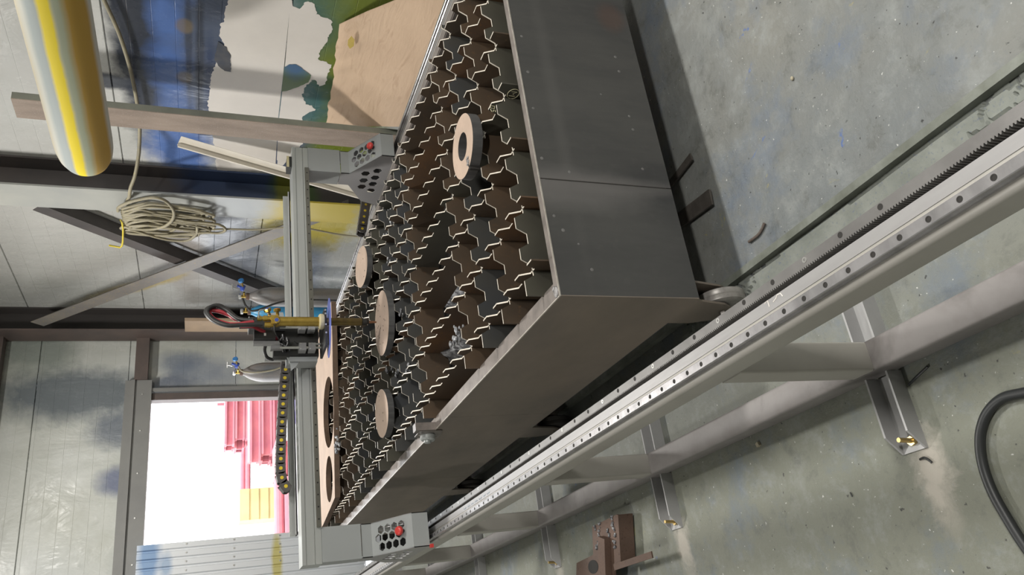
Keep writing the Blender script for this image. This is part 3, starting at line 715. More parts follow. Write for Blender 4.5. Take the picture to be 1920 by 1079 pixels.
# big plate with cut-out circles behind the gantry
o = thing('skeleton_plate', (1.7, 6.1, CR), 'big tan steel plate with round cut-outs lying behind the gantry', 'plate')
b = MB(); b.holed([(1.045, 5.56), (2.13, 5.36), (2.44, 5.33), (2.42, 7.0), (.965, 7.0), (.965, 6.2)], [ring(1.70, 5.69, .262, 48), ring(1.225, 5.79, .165, 40)], lambda u, v: (u, v, CR+.0005), (0, 0, .037), 1)
b.build('plate', [m_tan, M('brown_plate_side', (.19, .125, .085), (.13, .09, .065), 14, .6, .2, bump=.2)], o, 30)
b = MB()
for k in range(16): b.ball(px(632+random.uniform(-4, 5), random.uniform(800, 850), z=.79), random.uniform(.006, .014), 6, (1.2, .6, 1))
b.build('slag_drip', m_slag, o)
# little clamp plate sitting on the rim
o = thing('rim_clamp', (TX0-.01, 3.32, .66), 'small steel clamp plate with round magnet on the table rim', 'clamp')
b = MB(); b.holed([(3.24, .675), (3.31, .665), (3.36, .665), (3.36, .735), (3.33, .78), (3.23, .78)], [ring(3.255, .765, .006, 8), ring(3.305, .765, .006, 8), ring(3.335, .68, .005, 8)], lambda u, v: (TX0-.006, u, v), (.004, 0, 0)); b.build('plate', m_rim, o)
b = MB(); b.lathe([(.034, 0), (.034, .02), (.028, .026), (.016, .027), (.015, .036), (.008, .038)], (TX0-.006, 3.30, .727), (-1, 0, .15), 18); b.build('magnet', M('grey_white_magnet', (.46, .48, .47), (.36, .38, .38), 30, .4, .3), o, 40)
MB().box(TX0-.004, TX0+.03, 3.22, 3.27, .708, .80).build('upright', m_rim, o)

# ================================================================ gantry
gan = thing('gantry', (1.67, 4.1, .6), 'grey powder-coated gantry bridge spanning the cutting table', 'gantry')
GY = 4.05
hexpts = lambda cx, cy, r, a0=0: [(cx+r*math.cos(a0+PI/3*i), cy+r*math.sin(a0+PI/3*i)) for i in range(6)]
def leg(x0, x1):
    t = .004
    kn, bd, nb, bt = (3.83, .699), (GY, .857), (GY+.128, .845), (4.36, .733)
    lo_f, lo_b = (3.83, .62), (4.40, .62)
    prof = [lo_f, kn, bd, (GY, .909), (GY+.128, .909), nb, bt, lo_b]
    hs = [hexpts(y, z, .0285, PI/2) for y, z in ((3.999, .692), (4.076, .692), (4.149, .693), (4.227, .692), (4.038, .759), (4.116, .757), (4.189, .756))]
    for x in (x0, x1-t):
        MB().holed(prof, hs, lambda u, v: (x, u, v), (t, 0, 0)).build('side_plate', m_gside, gan)
    # sloped front with hexagonal holes
    d = Vector((0, kn[0]-bd[0], kn[1]-bd[1])); Ls = d.length; dn_ = d.normalized(); W = x1-x0
    org = Vector((x1, bd[0], bd[1])); nrm = Vector((0, dn_.z, -dn_.y))
    if nrm.y > 0: nrm = -nrm
    fn = lambda s_, t_: org+dn_*s_+Vector((-t_, 0, 0))
    H = []
    for tt, ss in ((.265, (.235, .405, .57, .74)), (.50, (.165, .33, .50, .665)), (.766, (.245, .412, .58, .748))):
        for q in ss: H.append(hexpts(q*Ls, tt*W, .0215, PI/2))
    MB().holed([(0, 0), (Ls, 0), (Ls, W), (0, W)], H, fn, -nrm*t).build('front_grille', m_gantry, gan)
    MB().box(x0, x1, 3.83, 3.83+t, .62, .699).build('front_skirt', m_gantry, gan)
    MB().box(x0, x1, GY, GY+t, .857, .907).build('neck_cover', m_gantry, gan)
    MB().box(x0-.001, x1+.001, GY-.004, GY+.13, .912, 1.104).build('column_cover', m_gantry, gan)
    MB().box(x0, x1, 3.83, 4.40, .62, .624).build('carriage_plate', m_black, gan) if False else None
    # runner block, motor and dark inner carrier
    MB().box(x0+.02, x1-.02, 4.02, 4.30, .612, .64).build('runner_block', m_black, gan)
    MB().box(x0+.045, x1-.05, 4.13, 4.22, .64, .80).build('drive_motor', m_black, gan)
    MB().box(x0+.025, x1-.025, 3.95, 4.10, .64, .66).build('wiper', m_alud, gan)
    # emergency stop
    c = fn(.765*Ls, .46*W); e = MB().cyl(c-nrm*.001, c+nrm*.022, .011, 14).build('button_stem', m_black, gan)
    MB().lathe([(.021, 0), (.0225, .004), (.0225, .012), (.019, .018), (.010, .0205)], c+nrm*.02, nrm, 22).build('stop_button', m_red, gan, 50, label='red emergency stop button')
leg(.455, .62); leg(2.7255, 2.889)
MB().box(.445, .462, 3.812, 3.832, .606, .622).build('bumper', m_red, gan)
# extruded beam with slots
bp = [(GY, 1.105), (GY, 1.1345), (GY+.006, 1.1345), (GY+.006, 1.1385), (GY, 1.1385), (GY, 1.1755), (GY+.006, 1.1755), (GY+.006, 1.1805), (GY, 1.1805), (GY, 1.198), (GY+.15, 1.198), (GY+.15, 1.105)]
MB().prism('x', bp, .449, 2.888).build('beam', m_alu, gan)
gr = MB().box(.622, 2.738, GY-.014, GY, 1.1035, 1.127).build('beam_guide', m_grail, gan)
h0 = None
for k in range(35):
    x = .66+.06*k
    if h0 is None: h0 = MB().lathe([(.0042, 0), (.0042, .0005)], (x, GY-.014, 1.115), (0, -1, 0), 10).build('bolt_hole', m_hole, gr)
    else: twin(h0, gr, (.06*k, 0, 0))
tray = MB().box(.62, 2.66, GY+.150, GY+.215, 1.200, 1.206).build('cable_tray', m_alud, gan)
MB().box(.62, 2.66, GY+.205, GY+.213, 1.206, 1.236).build('tray_lip', m_alu, gan)
MB().box(.62, 2.66, GY+.150, GY+.153, 1.2, 1.212).build('tray_lip', m_grey, gan)
MB().box(2.755, 2.83, GY+.02, GY+.10, 1.198, 1.226).build('limit_switch', m_black, gan)
MB().box(2.755, 2.83, GY+.016, GY+.02, 1.214, 1.228).build('switch_plate', m_cream, gan)

# scribbled pen marks on the rail's machined top
q = px(1468, 556, z=.5766); sb = []
for pts in (((0, 0), (.012, .004), (.014, .014), (.006, .02), (.002, .03)), ((-.004, .045), (.016, .045), (.012, .055))):
    MB().tube([(q.x+a*.7, q.y+c, .5768) for a, c in pts], .0011, 5).build('chalk_scribble', m_white, rail_l)
for k in range(7):
    y = 3.0+k*.055
    MB().tube([(.540+.004*math.sin(t*2.3+k), y+.006*t, .5768) for t in range(7)], .0008, 5).build('pen_scribble', m_ink, rail_l)
# ---------------------------------------------------------------- drag chains
def chain(pts, side, hh, w_, label, parent_loc, dots=True):
    c = thing('drag_chain', parent_loc, label, 'cable chain', 'drag chains')
    P = spline(pts, 12); acc = [0]
    for a, d in zip(P, P[1:]): acc.append(acc[-1]+(d-a).length)
    side = Vector(side); step = .049; s = step/2; i = 0
    while s < acc[-1]-step/2:
        while acc[i+1] < s: i += 1
        p = P[i].lerp(P[i+1], (s-acc[i])/(acc[i+1]-acc[i])); d = (P[min(i+2, len(P)-1)]-P[max(i-1, 0)]).normalized(); up = side.cross(d).normalized()
        b = MB(); prof = [(-.028, -.5), (-.018, -.5), (.02, -.42), (.028, -.2), (.028, .2), (.02, .42), (-.018, .5), (-.028, .5)]
        b.ext([p-side*w_/2+d*a+up*hh*q for a, q in prof], side*.008); b.ext([p+side*(w_/2-.008)+d*a+up*hh*q for a, q in prof], side*.008)
        b.obox(p+up*hh*.44, d*.016, up*hh*.05, side*w_*.45); b.obox(p-up*hh*.44, d*.016, up*hh*.05, side*w_*.45)
        l = b.build('link', m_chain, c)
        if dots: MB().lathe([(.0095, 0), (.0085, .0015)], p-side*w_/2, -side, 14).build('pin_cap', m_yellow, l)
        s += step
    return c
chain([(1.56, GY+.13, 1.243), (1.40, GY+.13, 1.258), (1.2, GY+.13, 1.272), (1.05, GY+.13, 1.280), (.93, GY+.13, 1.282), (.87, GY+.13, 1.268), (.83, GY+.13, 1.238)], (0, 1, 0), .050, .07, 'dark cable chain with yellow dots curving along the gantry beam top', (1.2, GY+.13, 1.2))
ch = chain([px(686, 372, y=4.62), px(684, 392, y=4.62), px(681, 412, y=4.62), px(678, 432, y=4.62), px(676, 450, y=4.62)], (0, 1, 0), .062, .07, 'short dark cable chain with yellow dots behind the far gantry leg', (2.9, 4.62, .6))
# ================================================================ torch head
T = thing('torch_head', (1.56, 3.85, .82), 'brass oxy-fuel cutting torch on its grey carriage with looping black and red hoses', 'cutting torch')
tx, ty = 1.601, 3.75
MB().box(1.452, 1.662, 3.985, 4.034, 1.108, 1.262).build('carriage_plate', m_gantry, T)
MB().box(1.452, 1.478, 3.93, 3.985, 1.108, 1.25).build('carriage_cheek', m_gantry, T)
MB().box(1.640, 1.662, 3.93, 3.985, 1.125, 1.25).build('carriage_cheek', m_gantry, T)
MB().box(1.482, 1.638, 3.93, 3.982, 1.100, 1.33).build('lift_plate', m_black, T)
for x in (1.515, 1.627):
    MB().cyl((x, 3.895, 1.09), (x, 3.895, 1.30), .007, 12).build('lift_shaft', m_zinc, T, 40)
    for z in (1.122, 1.170):
        bl = MB().prism('z', rrect(x-.021, x+.021, 3.872, 3.93, .005, 3), z, z+.036).build('bearing_block', m_grey, T)
        for dx in (-.014, .014): MB().cyl((x+dx, 3.873, z+.028), (x+dx, 3.870, z+.028), .0035, 8).build('screw', m_zinc, bl)
MB().box(1.465, 1.665, 3.725, 3.93, 1.082, 1.094).build('foot_plate', m_black, T)
MB().lathe([(.037, 0), (.041, .008), (.041, .02), (.034, .026)], (tx, ty, 1.094), (0, 0, 1), 20).build('torch_clamp', m_cream, T, 40)
for x in (1.53, 1.575, 1.635, 1.655): MB().cyl((x, 3.725, 1.088), (x, 3.72, 1.088), .005, 8).build('screw', m_zinc, T)
MB().cyl((tx, ty, 1.10), (tx, ty, 1.325), .0245, 20).build('torch_body', m_brass, T, 40)
MB().cyl((tx, ty, .90), (tx, ty, 1.09), .0205, 20).build('torch_barrel', m_steelpipe, T, 40)
MB().lathe([(.021, .04), (.017, .036), (.017, .012), (.012, .008), (.010, .0)], (tx, ty, .862), (0, 0, 1), 16).build('nozzle_nut', m_hole, T)
MB().lathe([(.008, .04), (.0065, .015), (.004, .0)], (tx, ty, .822), (0, 0, 1), 12).build('nozzle', m_copper, T, 40)
MB().lathe([(.155, 0), (.155, .003)], (1.573, 3.765, 1.066), (.02, .075, 1), 48).build('heat_shield', m_blue, T)
# valve block, fittings and knobs
MB().box(tx-.022, tx+.026, ty-.022, ty+.022, 1.318, 1.356).build('valve_block', m_brass, T)
for (dx, z0, z1, r) in ((.016, 1.356, 1.372, .012), (.016, 1.372, 1.392, .015), (.016, 1.392, 1.402, .011), (.016, 1.402, 1.42, .0145), (-.018, 1.345, 1.358, .012), (-.018, 1.358, 1.372, .015), (-.018, 1.372, 1.386, .0135)):
    MB().cyl((tx+dx, ty, z0), (tx+dx, ty, z1), r, 6).build('hex_fitting', m_brass, T)
for (c, dr, mt) in (((tx+.028, ty-.01, 1.362), (.7, -.55, .35), m_knob), ((tx+.03, ty, 1.322), (.85, -.4, .1), m_red), ((tx-.012, ty-.02, 1.330), (-.1, -1, .05), m_knob)):
    c = Vector(c); dr = Vector(dr).normalized()
    MB().cyl(c, c+dr*.03, .0085, 10).build('valve_stem', m_brass, T, 40)
    k = MB(); n = 16; 
    k.lathe([(.016, 0), (.018, .003), (.018, .014), (.015, .017)], c+dr*.022, dr, 8); kb = k.build('valve_knob', m_brass, T)
    MB().lathe([(.010, 0), (.009, .0015)], c+dr*.039, dr, 12).build('knob_cap', mt, kb)
# drive motors and brackets
MB().box(1.612, 1.672, 3.86, 3.95, 1.345, 1.452).build('lift_motor', m_black, T)
MB().box(1.610, 1.674, 3.858, 3.952, 1.452, 1.456).build('motor_cap', m_grey, T)
MB().box(1.548, 1.60, 3.845, 3.90, 1.325, 1.43).build('height_motor', m_black, T)
MB().box(1.530, 1.545, 3.875, 3.91, 1.30, 1.432).build('motor_bracket', m_grey, T)
MB().prism('y', [(1.625, 1.27), (1.70, 1.285), (1.70, 1.32), (1.695, 1.347), (1.625, 1.347)], 3.86, 3.95).build('motor_mount', m_gantry, T)
MB().box(1.512, 1.53, 3.90, 3.94, 1.29, 1.345).build('side_bracket', m_grey, T)
MB().box(1.562, 1.576, 3.842, 3.845, 1.372, 1.382).build('label_plate', m_white, T)
MB().prism('y', [(1.478, 1.262), (1.440, 1.245), (1.405, 1.243), (1.43, 1.215), (1.452, 1.2), (1.478, 1.2)], 3.94, 3.944).build('gusset', m_gantry, T)
MB().box(1.385, 1.398, 3.90, 4.12, 1.255, 1.41).build('chain_bracket', m_gantry, T) if False else None
b = MB(); b.obox((px(519, 675, y=4.02)), (.006, 0, 0), (0, .012, 0), (0, 0, .062)); b.build('chain_bracket', m_grey, T)
b = MB(); b.obox(px(550, 655, y=3.97), (.045, 0, 0), (0, .02, 0), (0, 0, .04)); b.build('junction_box', m_black, T)
Q = lambda a, c, yy: px(380+a/8.99, 560+c/8.99, y=yy)
def hose(pts, r, mat, name, n=10): return MB().tube(spline([Q(*p) for p in pts], 8), r, n).build(name, mat, T, 60)
L0 = [(860, 372, 3.75), (600, 345, 3.77), (400, 200, 3.80), (260, 130, 3.80), (130, 150, 3.79), (75, 240, 3.78), (180, 370, 3.76), (390, 450, 3.74), (640, 450, 3.74), (1010, 435, 3.745)]
for k, (dx, dy, dyy) in enumerate(((0, 0, 0), (12, 16, .025), (-22, 6, .045), (25, -12, .06))):
    pts = [(a+dx*math.sin(i/9*PI), c+dy*math.sin(i/9*PI)*(1 if i < 5 else -1), yy+dyy) for i, (a, c, yy) in enumerate(L0)]
    hose(pts, .0105, m_hose, 'black_hose')
hose([(600, 365, 3.80), (520, 330, 3.80), (440, 280, 3.81), (300, 225, 3.81), (150, 205, 3.81), (110, 245, 3.80), (200, 350, 3.79), (400, 425, 3.77), (560, 440, 3.755), (700, 420, 3.75), (860, 395, 3.75)], .0105, m_redhose, 'red_hose')
hose([(640, 470, 3.80), (830, 470, 3.81), (900, 500, 3.83), (1080, 585, 3.86), (1200, 650, 3.89), (1290, 760, 3.93), (1330, 880, 3.97), (1300, 990, 4.02)], .010, m_redhose, 'red_hose')
hose([(620, 490, 3.81), (830, 490, 3.82), (930, 530, 3.84), (1080, 610, 3.87), (1220, 720, 3.9), (1300, 830, 3.93), (1330, 920, 3.97), (1290, 1000, 4.0)], .0075, m_hose, 'black_hose')
hose([(1190, 715, 3.93), (1110, 730, 3.93), (1060, 800, 3.93), (1045, 880, 3.94), (1065, 960, 3.95), (1110, 1010, 3.97), (1180, 1030, 4.0)], .0085, m_hose, 'black_hose')
hose([(950, 330, 3.73), (945, 230, 3.73), (985, 195, 3.73), (1050, 205, 3.73), (1110, 270, 3.72)], .0035, m_grey, 'igniter_wire', 6)
hose([(1210, 440, 3.73), (1220, 560, 3.77), (1290, 700, 3.85), (1330, 820, 3.92)], .003, m_black, 'igniter_wire', 6)
for k in range(9):
    a = random.uniform(-1, 1); pts = [(1300+random.uniform(-60, 120), 640+random.uniform(-40, 60), 3.9), (1330+random.uniform(-60, 120), 760+random.uniform(-30, 30), 3.88+random.uniform(0, .06)), (1400+random.uniform(-80, 80), 860+random.uniform(-40, 40), 3.92), (1380+random.uniform(-60, 60), 980, 3.98)]
    hose(pts, .0035, random.choice([m_black, m_grey, m_hose]), 'sensor_wire', 6)
b = MB(); b.tube(spline([px(552, 640, y=3.92), px(560, 645, y=3.91), px(575, 648, y=3.91), px(583, 647, y=3.91)], 6), .0035, 6); b.build('sensor_wire', m_black, T, 60)
b = MB(); p = px(592, 646, y=3.91); b.cyl(p+Vector((0, 0, .022)), p-Vector((0, 0, .024)), .007, 10); b.build('sensor', m_zinc, T, 40)
b = MB(); p = px(601, 646, y=3.91); b.cyl(p+Vector((0, 0, .008)), p-Vector((0, 0, .012)), .0055, 10); b.build('sensor_tip', m_red, T)

# ================================================================ gas cylinders
def gas(p, h, r, body, label, reg=True):
    x, y = p; o = thing('gas_cylinder', (x, y, 0), label, 'gas cylinder', 'gas cylinders by the walls')
    MB().lathe([(r*.93, 0), (r, .02), (r, h-.24), (r*.985, h-.20), (r*.9, h-.14), (r*.72, h-.08), (r*.48, h-.035), (.036, h-.012), (.034, h)], (x, y, 0), n=32).build('body', body, o, 40)
    MB().lathe([(.034, 0), (.036, .01), (.036, .03), (.03, .034)], (x, y, h-.002), n=16).build('neck_ring', m_rust, o, 40)
    v = MB(); v.cyl((x, y, h+.03), (x, y, h+.075), .014, 12); v.cyl((x, y, h+.05), (x+.02, y-.05, h+.05), .010, 10); v.build('valve', m_brass, o, 40)
    MB().lathe([(.028, 0), (.031, .006), (.031, .02), (.027, .026)], (x, y, h+.075), n=8).build('hand_wheel', m_zinc, o)
    if reg:
        q = Vector((x+.055, y-.06, h+.05))
        MB().lathe([(.030, 0), (.033, .006), (.033, .024), (.022, .032), (.012, .036), (.012, .07), (.016, .072)], q, (.35, -.3, 1), 18).build('regulator', m_knob, o, 40)
        MB().cyl(q+Vector((.0, -.02, .01)), q+Vector((.045, -.075, .03)), .008, 10).build('gauge_stem', m_brass, o)
        MB().lathe([(.026, 0), (.028, .004), (.028, .018), (.025, .021)], q+Vector((.045, -.07, .03)), (.4, -.8, .3), 18).build('gauge', M('blue_gauge', (.04, .2, .5), None, 9, .4), o, 40)
        b = MB(); q2 = q+Vector((.0, .0, .06)); b.cyl(q2, q2+Vector((.01, -.01, .05)), .006, 8); b.cyl(q2+Vector((-.02, 0, .05)), q2+Vector((.04, -.02, .05)), .006, 8); b.build('adjusting_screw', m_zinc, o)
    return o
gas((3.40, 7.34), 1.275, .098, m_cylg, 'grey gas cylinder with blue gauge near the corner column')
gas((3.36, 7.62), 1.245, .098, m_cylb, 'blue gas cylinder half hidden behind the cutting torch', False)
gas((2.99, 8.42), 1.285, .107, m_cylg, 'grey gas cylinder beside the daylight opening with a hose on its regulator')
MB().tube(spline([px(447, 688, y=8.33), px(455, 697, y=8.3), px(480, 699, y=8.28), px(510, 695, y=8.28), px(550, 686, y=8.28), (2.93, 8.26, .3), (2.9, 8.2, .02)], 8), .009, 8).build('gas_hose', m_hosebeige, None, 60, label='thin pale gas hose hanging from the regulator by the opening', cat='hose', group='gas hoses')
MB().tube(spline([px(455, 560, y=7.22), px(462, 575, y=7.2), px(478, 583, y=7.2), (3.3, 7.2, .9), (3.3, 7.18, .3), (3.3, 7.1, .02)], 8), .010, 8).build('gas_hose', m_hose, None, 60, label='black gas hose dropping from the grey cylinder near the corner column', cat='hose', group='gas hoses')
# plywood board standing in the corner behind the blue cylinder
b = MB(); b.box(3.50, 3.535, 8.2, 8.5, 0, 1.88); b.build('board', M('pale_board', (.36, .26, .17), (.30, .22, .15), 6, .7), label='pale wooden board standing upright against the corner column', cat='board')

# ================================================================ things along the right wall
# slotted post in front of the wall
o = thing('steel_post', (3.53, 4.7, 0), 'weathered pale steel channel post standing beside the wall', 'post')
MB().box(3.50, 3.506, 4.652, 4.847, 0, 2.84).build('front_web', m_post, o)
MB().box(3.506, 3.556, 4.652, 4.658, 0, 2.84).build('flange', m_postside, o)
MB().box(3.506, 3.556, 4.841, 4.847, 0, 2.84).build('flange', m_postside, o)
MB().box(3.48, 3.60, 4.62, 4.88, 0, .008).build('base_plate', m_postside, o)
# overhead pipe with sprayed stripes
o = thing('overhead_pipe', (PIPE[0], 1.5, PIPE[1]-PIPE[2]), 'pale overhead pipe with a domed end and sprayed yellow stripes', 'pipe')
r = PIPE[2]
MB().lathe([(r, 0), (r, 5.35), (r*.985, 5.43), (r*.93, 5.50), (r*.80, 5.56), (r*.62, 5.59), (r*.3, 5.605), (.01, 5.608)], (PIPE[0], -1.0, PIPE[1]), (0, 1, 0), 40).build('shell', m_pipe, o, 40)
for y in (-.6, 1.6): MB().box(PIPE[0]+r*.6, XW-.006, y, y+.05, PIPE[1]-r-.05, PIPE[1]-r).build('bracket_arm', m_ctrim, o); MB().lathe([(r+.004, 0), (r+.004, .05)], (PIPE[0], y, PIPE[1]), (0, 1, 0), 40).build('strap', m_grey, o)
# leaning cream profile
a0, a1 = px(336, 264, x=3.70), px(640, 352, x=3.60)
d = (a1-a0).normalized(); side = Vector((1, 0, 0)).cross(d).normalized()
if side.y < 0: side = -side
end = a0+d*((a0.z-.005)/-d.z)
prof = [(-.06, 0), (.028, 0), (.030, .030), (.045, .030), (.047, 0), (.062, 0), (.062, -.002), (.045, -.002), (.043, .028), (.032, .028), (.030, -.002), (-.06, -.002)]
b = MB(); b.ext([a0+side*u+Vector((-v_, 0, 0)) for u, v_ in prof], end-a0); b.build('metal_profile', m_trimw, label='cream folded metal profile leaning on the wall behind the gantry', cat='profile')
# cardboard sheet leaning on the wall
b = MB(); NU, NV_ = 26, 16; vv = []
tn, tf, bn, bf = px(637, 46, x=3.77), px(612, 240, x=3.77), Vector((3.22, 2.7, .012)), Vector((3.22, 4.15, .012))
for j in range(NV_+1):
    for i in range(NU+1):
        u, v_ = i/NU, j/NV_
        p = (bn.lerp(bf, u)).lerp(tn.lerp(tf, u), v_)
        bul = math.sin(PI*v_)*(.05+.05*math.sin(u*5+1))+.012*noise.noise(Vector((u*3, v_*6, 2)))
        if v_ > .85: p.z += .02*noise.noise(Vector((u*14, 3, 1)))
        vv.append(p+Vector((bul*.6, 0, bul*.5)))
n1 = len(vv); fs = [(j*(NU+1)+i, j*(NU+1)+i+1, (j+1)*(NU+1)+i+1, (j+1)*(NU+1)+i) for j in range(NV_) for i in range(NU)]
vv2 = [p+Vector((.004, 0, .002)) for p in vv]
b.add(vv+vv2, fs+[tuple(n1+k for k in f) for f in fs]+[(i, i+1, n1+i+1, n1+i) for i in range(NU)]+[(NV_*(NU+1)+i, NV_*(NU+1)+i+1, n1+NV_*(NU+1)+i+1, n1+NV_*(NU+1)+i) for i in range(NU)])
b.build('cardboard_sheet', m_card, None, 60, label='large bowed kraft cardboard sheet leaning on the green-sprayed wall', cat='cardboard')
p = px(664, 80, x=3.70); b = MB(); b.ext([p+Vector((-.012, u, v_)) for u, v_ in ((-.07, .03), (-.03, .045), (.02, .04), (.05, .02), (.02, 0), (-.04, .005))], (.001, 0, 0)); b.build('tape_scrap', M('yellow_tape', (.62, .47, .12), None, 9, .5), bpy.data.objects['cardboard_sheet'], label='scrap of yellow tape')
# hose coming down to the coil, and the coil hung on the column
K = lambda a, c, xx: px(190+a/7.68, 340+c/7.68, x=xx)
o = thing('hose_coil', K(700, 560, 3.5)-Vector((0, 0, .4)), 'dirty beige hose coil hanging on the column', 'hose coil')
random.seed(5)
top = K(290, 560, 3.49)
for k in range(13):
    dy0 = (k-6)*11; ln = random.uniform(900, 1330) if k not in (3, 9) else 700; wd = random.uniform(60, 170)
    cx = 300+k*6
    y0 = 400+k*26
    pts = [(cx, y0, 3.47+.002*k), (cx+80, y0-random.uniform(20, 50)-dy0*.3, 3.46), (cx+ln*.35, y0-wd*.6, 3.45+random.uniform(-.01, .02)), (cx+ln*.75, y0-wd*.45+40, 3.46), (cx+ln, y0+40, 3.47),
           (cx+ln*.9, y0+90, 3.50), (cx+ln*.6, y0+60+wd*.2, 3.51), (cx+ln*.3, y0+40+wd*.2, 3.515), (cx+40, y0+40, 3.50), (cx-10, y0+18, 3.485)]
    MB().tube(spline([K(*q) for q in pts], 7), .0115, 8).build('hose_loop', m_hosebeige, o, 60)
MB().tube(spline([K(*q) for q in ((240, 430, 3.48), (260, 370, 3.46), (450, 290, 3.44), (750, 235, 3.43), (930, 290, 3.43), (1035, 420, 3.43), (1030, 540, 3.43), (930, 640, 3.43), (750, 690, 3.44), (500, 690, 3.45), (330, 660, 3.47), (280, 680, 3.48))], 8), .0125, 8).build('hose_loop', m_hosebeige, o, 60)
MB().tube(spline([K(*q) for q in ((300, 700, 3.48), (500, 720, 3.46), (800, 810, 3.45), (1050, 855, 3.45), (1250, 850, 3.45), (1360, 770, 3.46), (1380, 680, 3.46), (1360, 620, 3.47))], 8), .0115, 8).build('hose_loop', m_hosebeige, o, 60)
MB().tube(spline([K(*q) for q in ((320, 730, 3.48), (560, 760, 3.47), (900, 780, 3.46), (1200, 760, 3.46), (1500, 740, 3.46), (1700, 745, 3.46), (1790, 700, 3.46), (1700, 630, 3.46), (1450, 595, 3.46), (1100, 580, 3.47))], 8), .0115, 8).build('hose_loop', m_hosebeige, o, 60)
MB().tube([K(280, 560, 3.54), K(300, 600, 3.47), K(315, 700, 3.46), K(310, 870, 3.46), K(300, 930, 3.46), K(270, 955, 3.46), K(110, 925, 3.46)], .008, 8).build('hook', m_yhose, o, 60)
MB().tube(spline([K(1400, 710, 3.47), K(1800, 690, 3.48), px(480, 431, x=3.49), px(560, 427, x=3.5), Vector((3.50, 6.2, .5)), Vector((3.5, 6.2, .02))], 8), .008, 8).build('hose_tail', m_hosebeige, o, 60)
MB().tube(spline([px(170, -60, x=3.74), px(195, 0, x=3.74), px(222, 60, x=3.74), px(241, 118, x=3.74), px(253, 170, x=3.74), px(260, 215, x=3.73), px(262, 245, x=3.70), px(260, 290, x=3.62), px(253, 330, x=3.53), px(245, 352, x=3.50), K(400, 230, 3.49), K(370, 290, 3.485)], 8), .013, 8).build('supply_hose', m_hosebeige, None, 60, label='dirty beige supply hose running along the wall into the coil', cat='hose')

# ================================================================ small things on the floor
MB().tube(spline([px(1433, 419, z=.008), px(1428, 431, z=.007), px(1420, 442, z=.007), px(1404, 454, z=.007)], 6), .0048, 8).build('rebar_stub', M('brown_rebar', (.13, .105, .09), (.09, .07, .06), 90, .7), None, 60, label='bent rusty rebar stub on the floor', cat='rebar')
def flatbar(p0, p1, w_, t, label):
    p0, p1 = Vector(p0), Vector(p1); d = (p1-p0).normalized(); s = Vector((0, 0, 1)).cross(d).normalized(); u = d.cross(s)
    b = MB(); b.ext([p0+s*a+u*c for a, c in ((-w_/2, 0), (w_/2, 0), (w_/2, t), (-w_/2, t))], p1-p0); return b.build('flat_bar', M('scaled_flat_bar', (.15, .135, .12), (.10, .09, .08), 20, .5, .4), label=label, cat='bar', group='bars sticking out under the table')
flatbar((1.30, 1.905, .012), (1.345, 2.32, .012), .060, .008, 'wide flat steel bar sticking out under the table towards the wheel')
flatbar((1.50, 1.95, .012), (1.46, 2.32, .012), .030, .006, 'narrow flat steel bar sticking out under the table beyond the wide one')
b = MB(); b.ball(px(1485, 147, z=.005), .0065, 7, (1.2, .9, .7)); b.build('pebble', m_pebble, None, 60, label='small pale pebble on the bare floor', cat='pebble')
MB().tube(spline([px(x, y, z=.012) for x, y in ((1965, 728), (1920, 737), (1880, 747), (1853, 772), (1840, 805), (1838, 840), (1845, 880), (1862, 925), (1888, 972), (1918, 1020), (1955, 1070))], 8), .0115, 10).build('power_cable', m_cable, None, 60, label='thick black power cable curving over the floor', cat='cable')
MB().tube(spline([px(1704, 722, z=.004), px(1720, 706, z=.01), px(1739, 688, z=.006)], 5), .0035, 6).build('wire_stub', m_cable, None, 60, label='straight dark wire stub beside the nearest rail foot', cat='wire', group='wire offcuts')
MB().tube(spline([px(1725, 862, z=.003), px(1732, 859, z=.006), px(1740, 862, z=.004), px(1747, 868, z=.004)], 5), .003, 6).build('wire_stub', m_cable, None, 60, label='tiny curled wire stub past the nearest foot tip', cat='wire', group='wire offcuts')
MB().tube([px(1594, 924, z=.003), px(1598, 932, z=.003)], .002, 6).build('wire_stub', m_cable, None, 60, label='tiny straight wire stub in the middle of the aisle floor', cat='wire', group='wire offcuts')
b = MB(); b.box(-.006, .006, -.006, .006, 0, .009); p = px(1424, 834, z=0)
b = MB(); b.obox(p+Vector((0, 0, .005)), (.006, .002, 0), (-.002, .006, 0), (0, 0, .005)); b.build('nut_offcut', m_pebble, label='small pale offcut on the floor by the lower beam', cat='offcut')
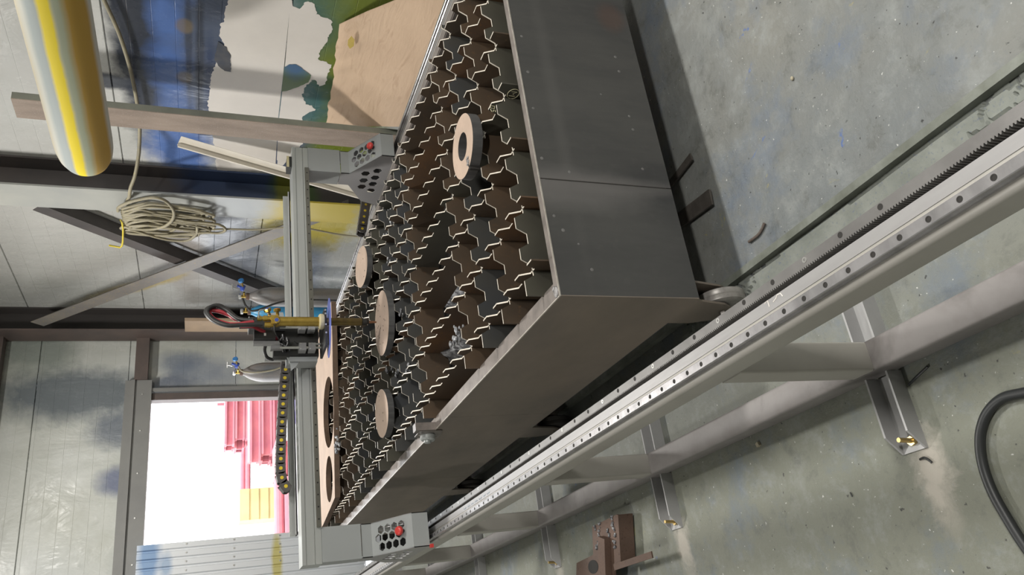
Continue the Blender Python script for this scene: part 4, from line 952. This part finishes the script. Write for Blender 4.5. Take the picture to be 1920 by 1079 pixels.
# rusty welded offcut lying beyond the aisle
o = thing('welded_scrap', (.28, 3.05, 0), 'rusty welded steel offcut with an oval hole lying on the aisle floor', 'scrap')
S = lambda x, y, z: px(1040+x/7.7625, 940+y/7.7625, z=z)
b = MB(); pl = [S(545, 375, .075), S(905, 195, .075), S(945, 905, .075), S(870, 970, .075), S(870, 1260, .075), S(310, 1260, .075), S(318, 905, .075), S(560, 785, .075)]
b.ext([p-Vector((0, 0, .008)) for p in pl], (0, 0, .008)); b.build('base_plate', m_rust, o)
b = MB(); b.ext([S(905, 195, .075), S(1010, 190, .075), S(1070, 830, .075), S(945, 905, .075)], (0, 0, .0)) if False else None
a, c = S(905, 200, .075), S(945, 900, .075); d = (c-a)
b = MB(); s = Vector((d.y, -d.x, 0)).normalized(); s = s if s.y < 0 else -s
b.ext([a, a+Vector((0, 0, -.068)), a+s*.01+Vector((0, 0, -.068)), a+s*.01], d); b.build('side_strip', m_rust, o)
a, c = S(735, 530, .085), S(760, 1300, .085); d = c-a; s = Vector((-d.y, d.x, 0)).normalized()
b = MB(); b.ext([a-s*.03+Vector((0, 0, -.009)), a+s*.03+Vector((0, 0, -.009)), a+s*.03+Vector((0, 0, .02)), a-s*.03+Vector((0, 0, .02))], d); b.build('square_tube', m_rust, o)
b = MB(); a, c = S(880, 965, .078), S(1430, 780, .078); d = c-a; s = Vector((-d.y, d.x, 0)).normalized()
b.ext([a-s*.012, a+s*.012, a+s*.012+Vector((0, 0, .006)), a-s*.012+Vector((0, 0, .006))], d); b.build('flat_bar', m_rust, o)
b = MB(); cc = S(560, 960, .0755); b.ext([cc+Vector((.028*math.cos(q), .05*math.sin(q), 0)) for q in [2*PI*i/24 for i in range(24)]], (0, 0, .0006)); b.build('oval_hole', m_hole, o)
b = MB()
for (x, y) in [(650, 350), (655, 420), (640, 490), (635, 545), (625, 610), (620, 680), (835, 250), (845, 340), (860, 400), (880, 480), (865, 600), (875, 680), (770, 430), (785, 490), (580, 390)]:
    for k in range(3): b.ball(S(x+random.uniform(-12, 12), y+random.uniform(-30, 30), .078), random.uniform(.003, .007), 6)
b.build('weld_bead', m_slag, o)
for k, (x, y) in enumerate(((.33, 2.97), (.33, 3.1), (.2, 3.2))): MB().box(x-.02, x+.02, y-.02, y+.02, 0, .068).build('support_block', m_rust, o)

# ================================================================ ceiling luminaires and added fill lamps
for k, (x, y, z, pw, a, c) in enumerate(LAMPS):
    o = thing('luminaire', (x, y, z), ('ceiling luminaire over the far rail', 'ceiling luminaire behind the camera', 'added fill lamp over the aisle', 'added fill lamp near the far wall')[k], 'ceiling lamp', 'ceiling luminaires')
    MB().box(x-a/2-.03, x+a/2+.03, y-c/2-.03, y+c/2+.03, z, z+.05).build('housing', m_lampbody, o)
    for dx in (-.25, .25): MB().cyl((x+dx, y, z+.05), (x+dx, y, 4.8), .005, 6).build('hanger', m_grey, o)
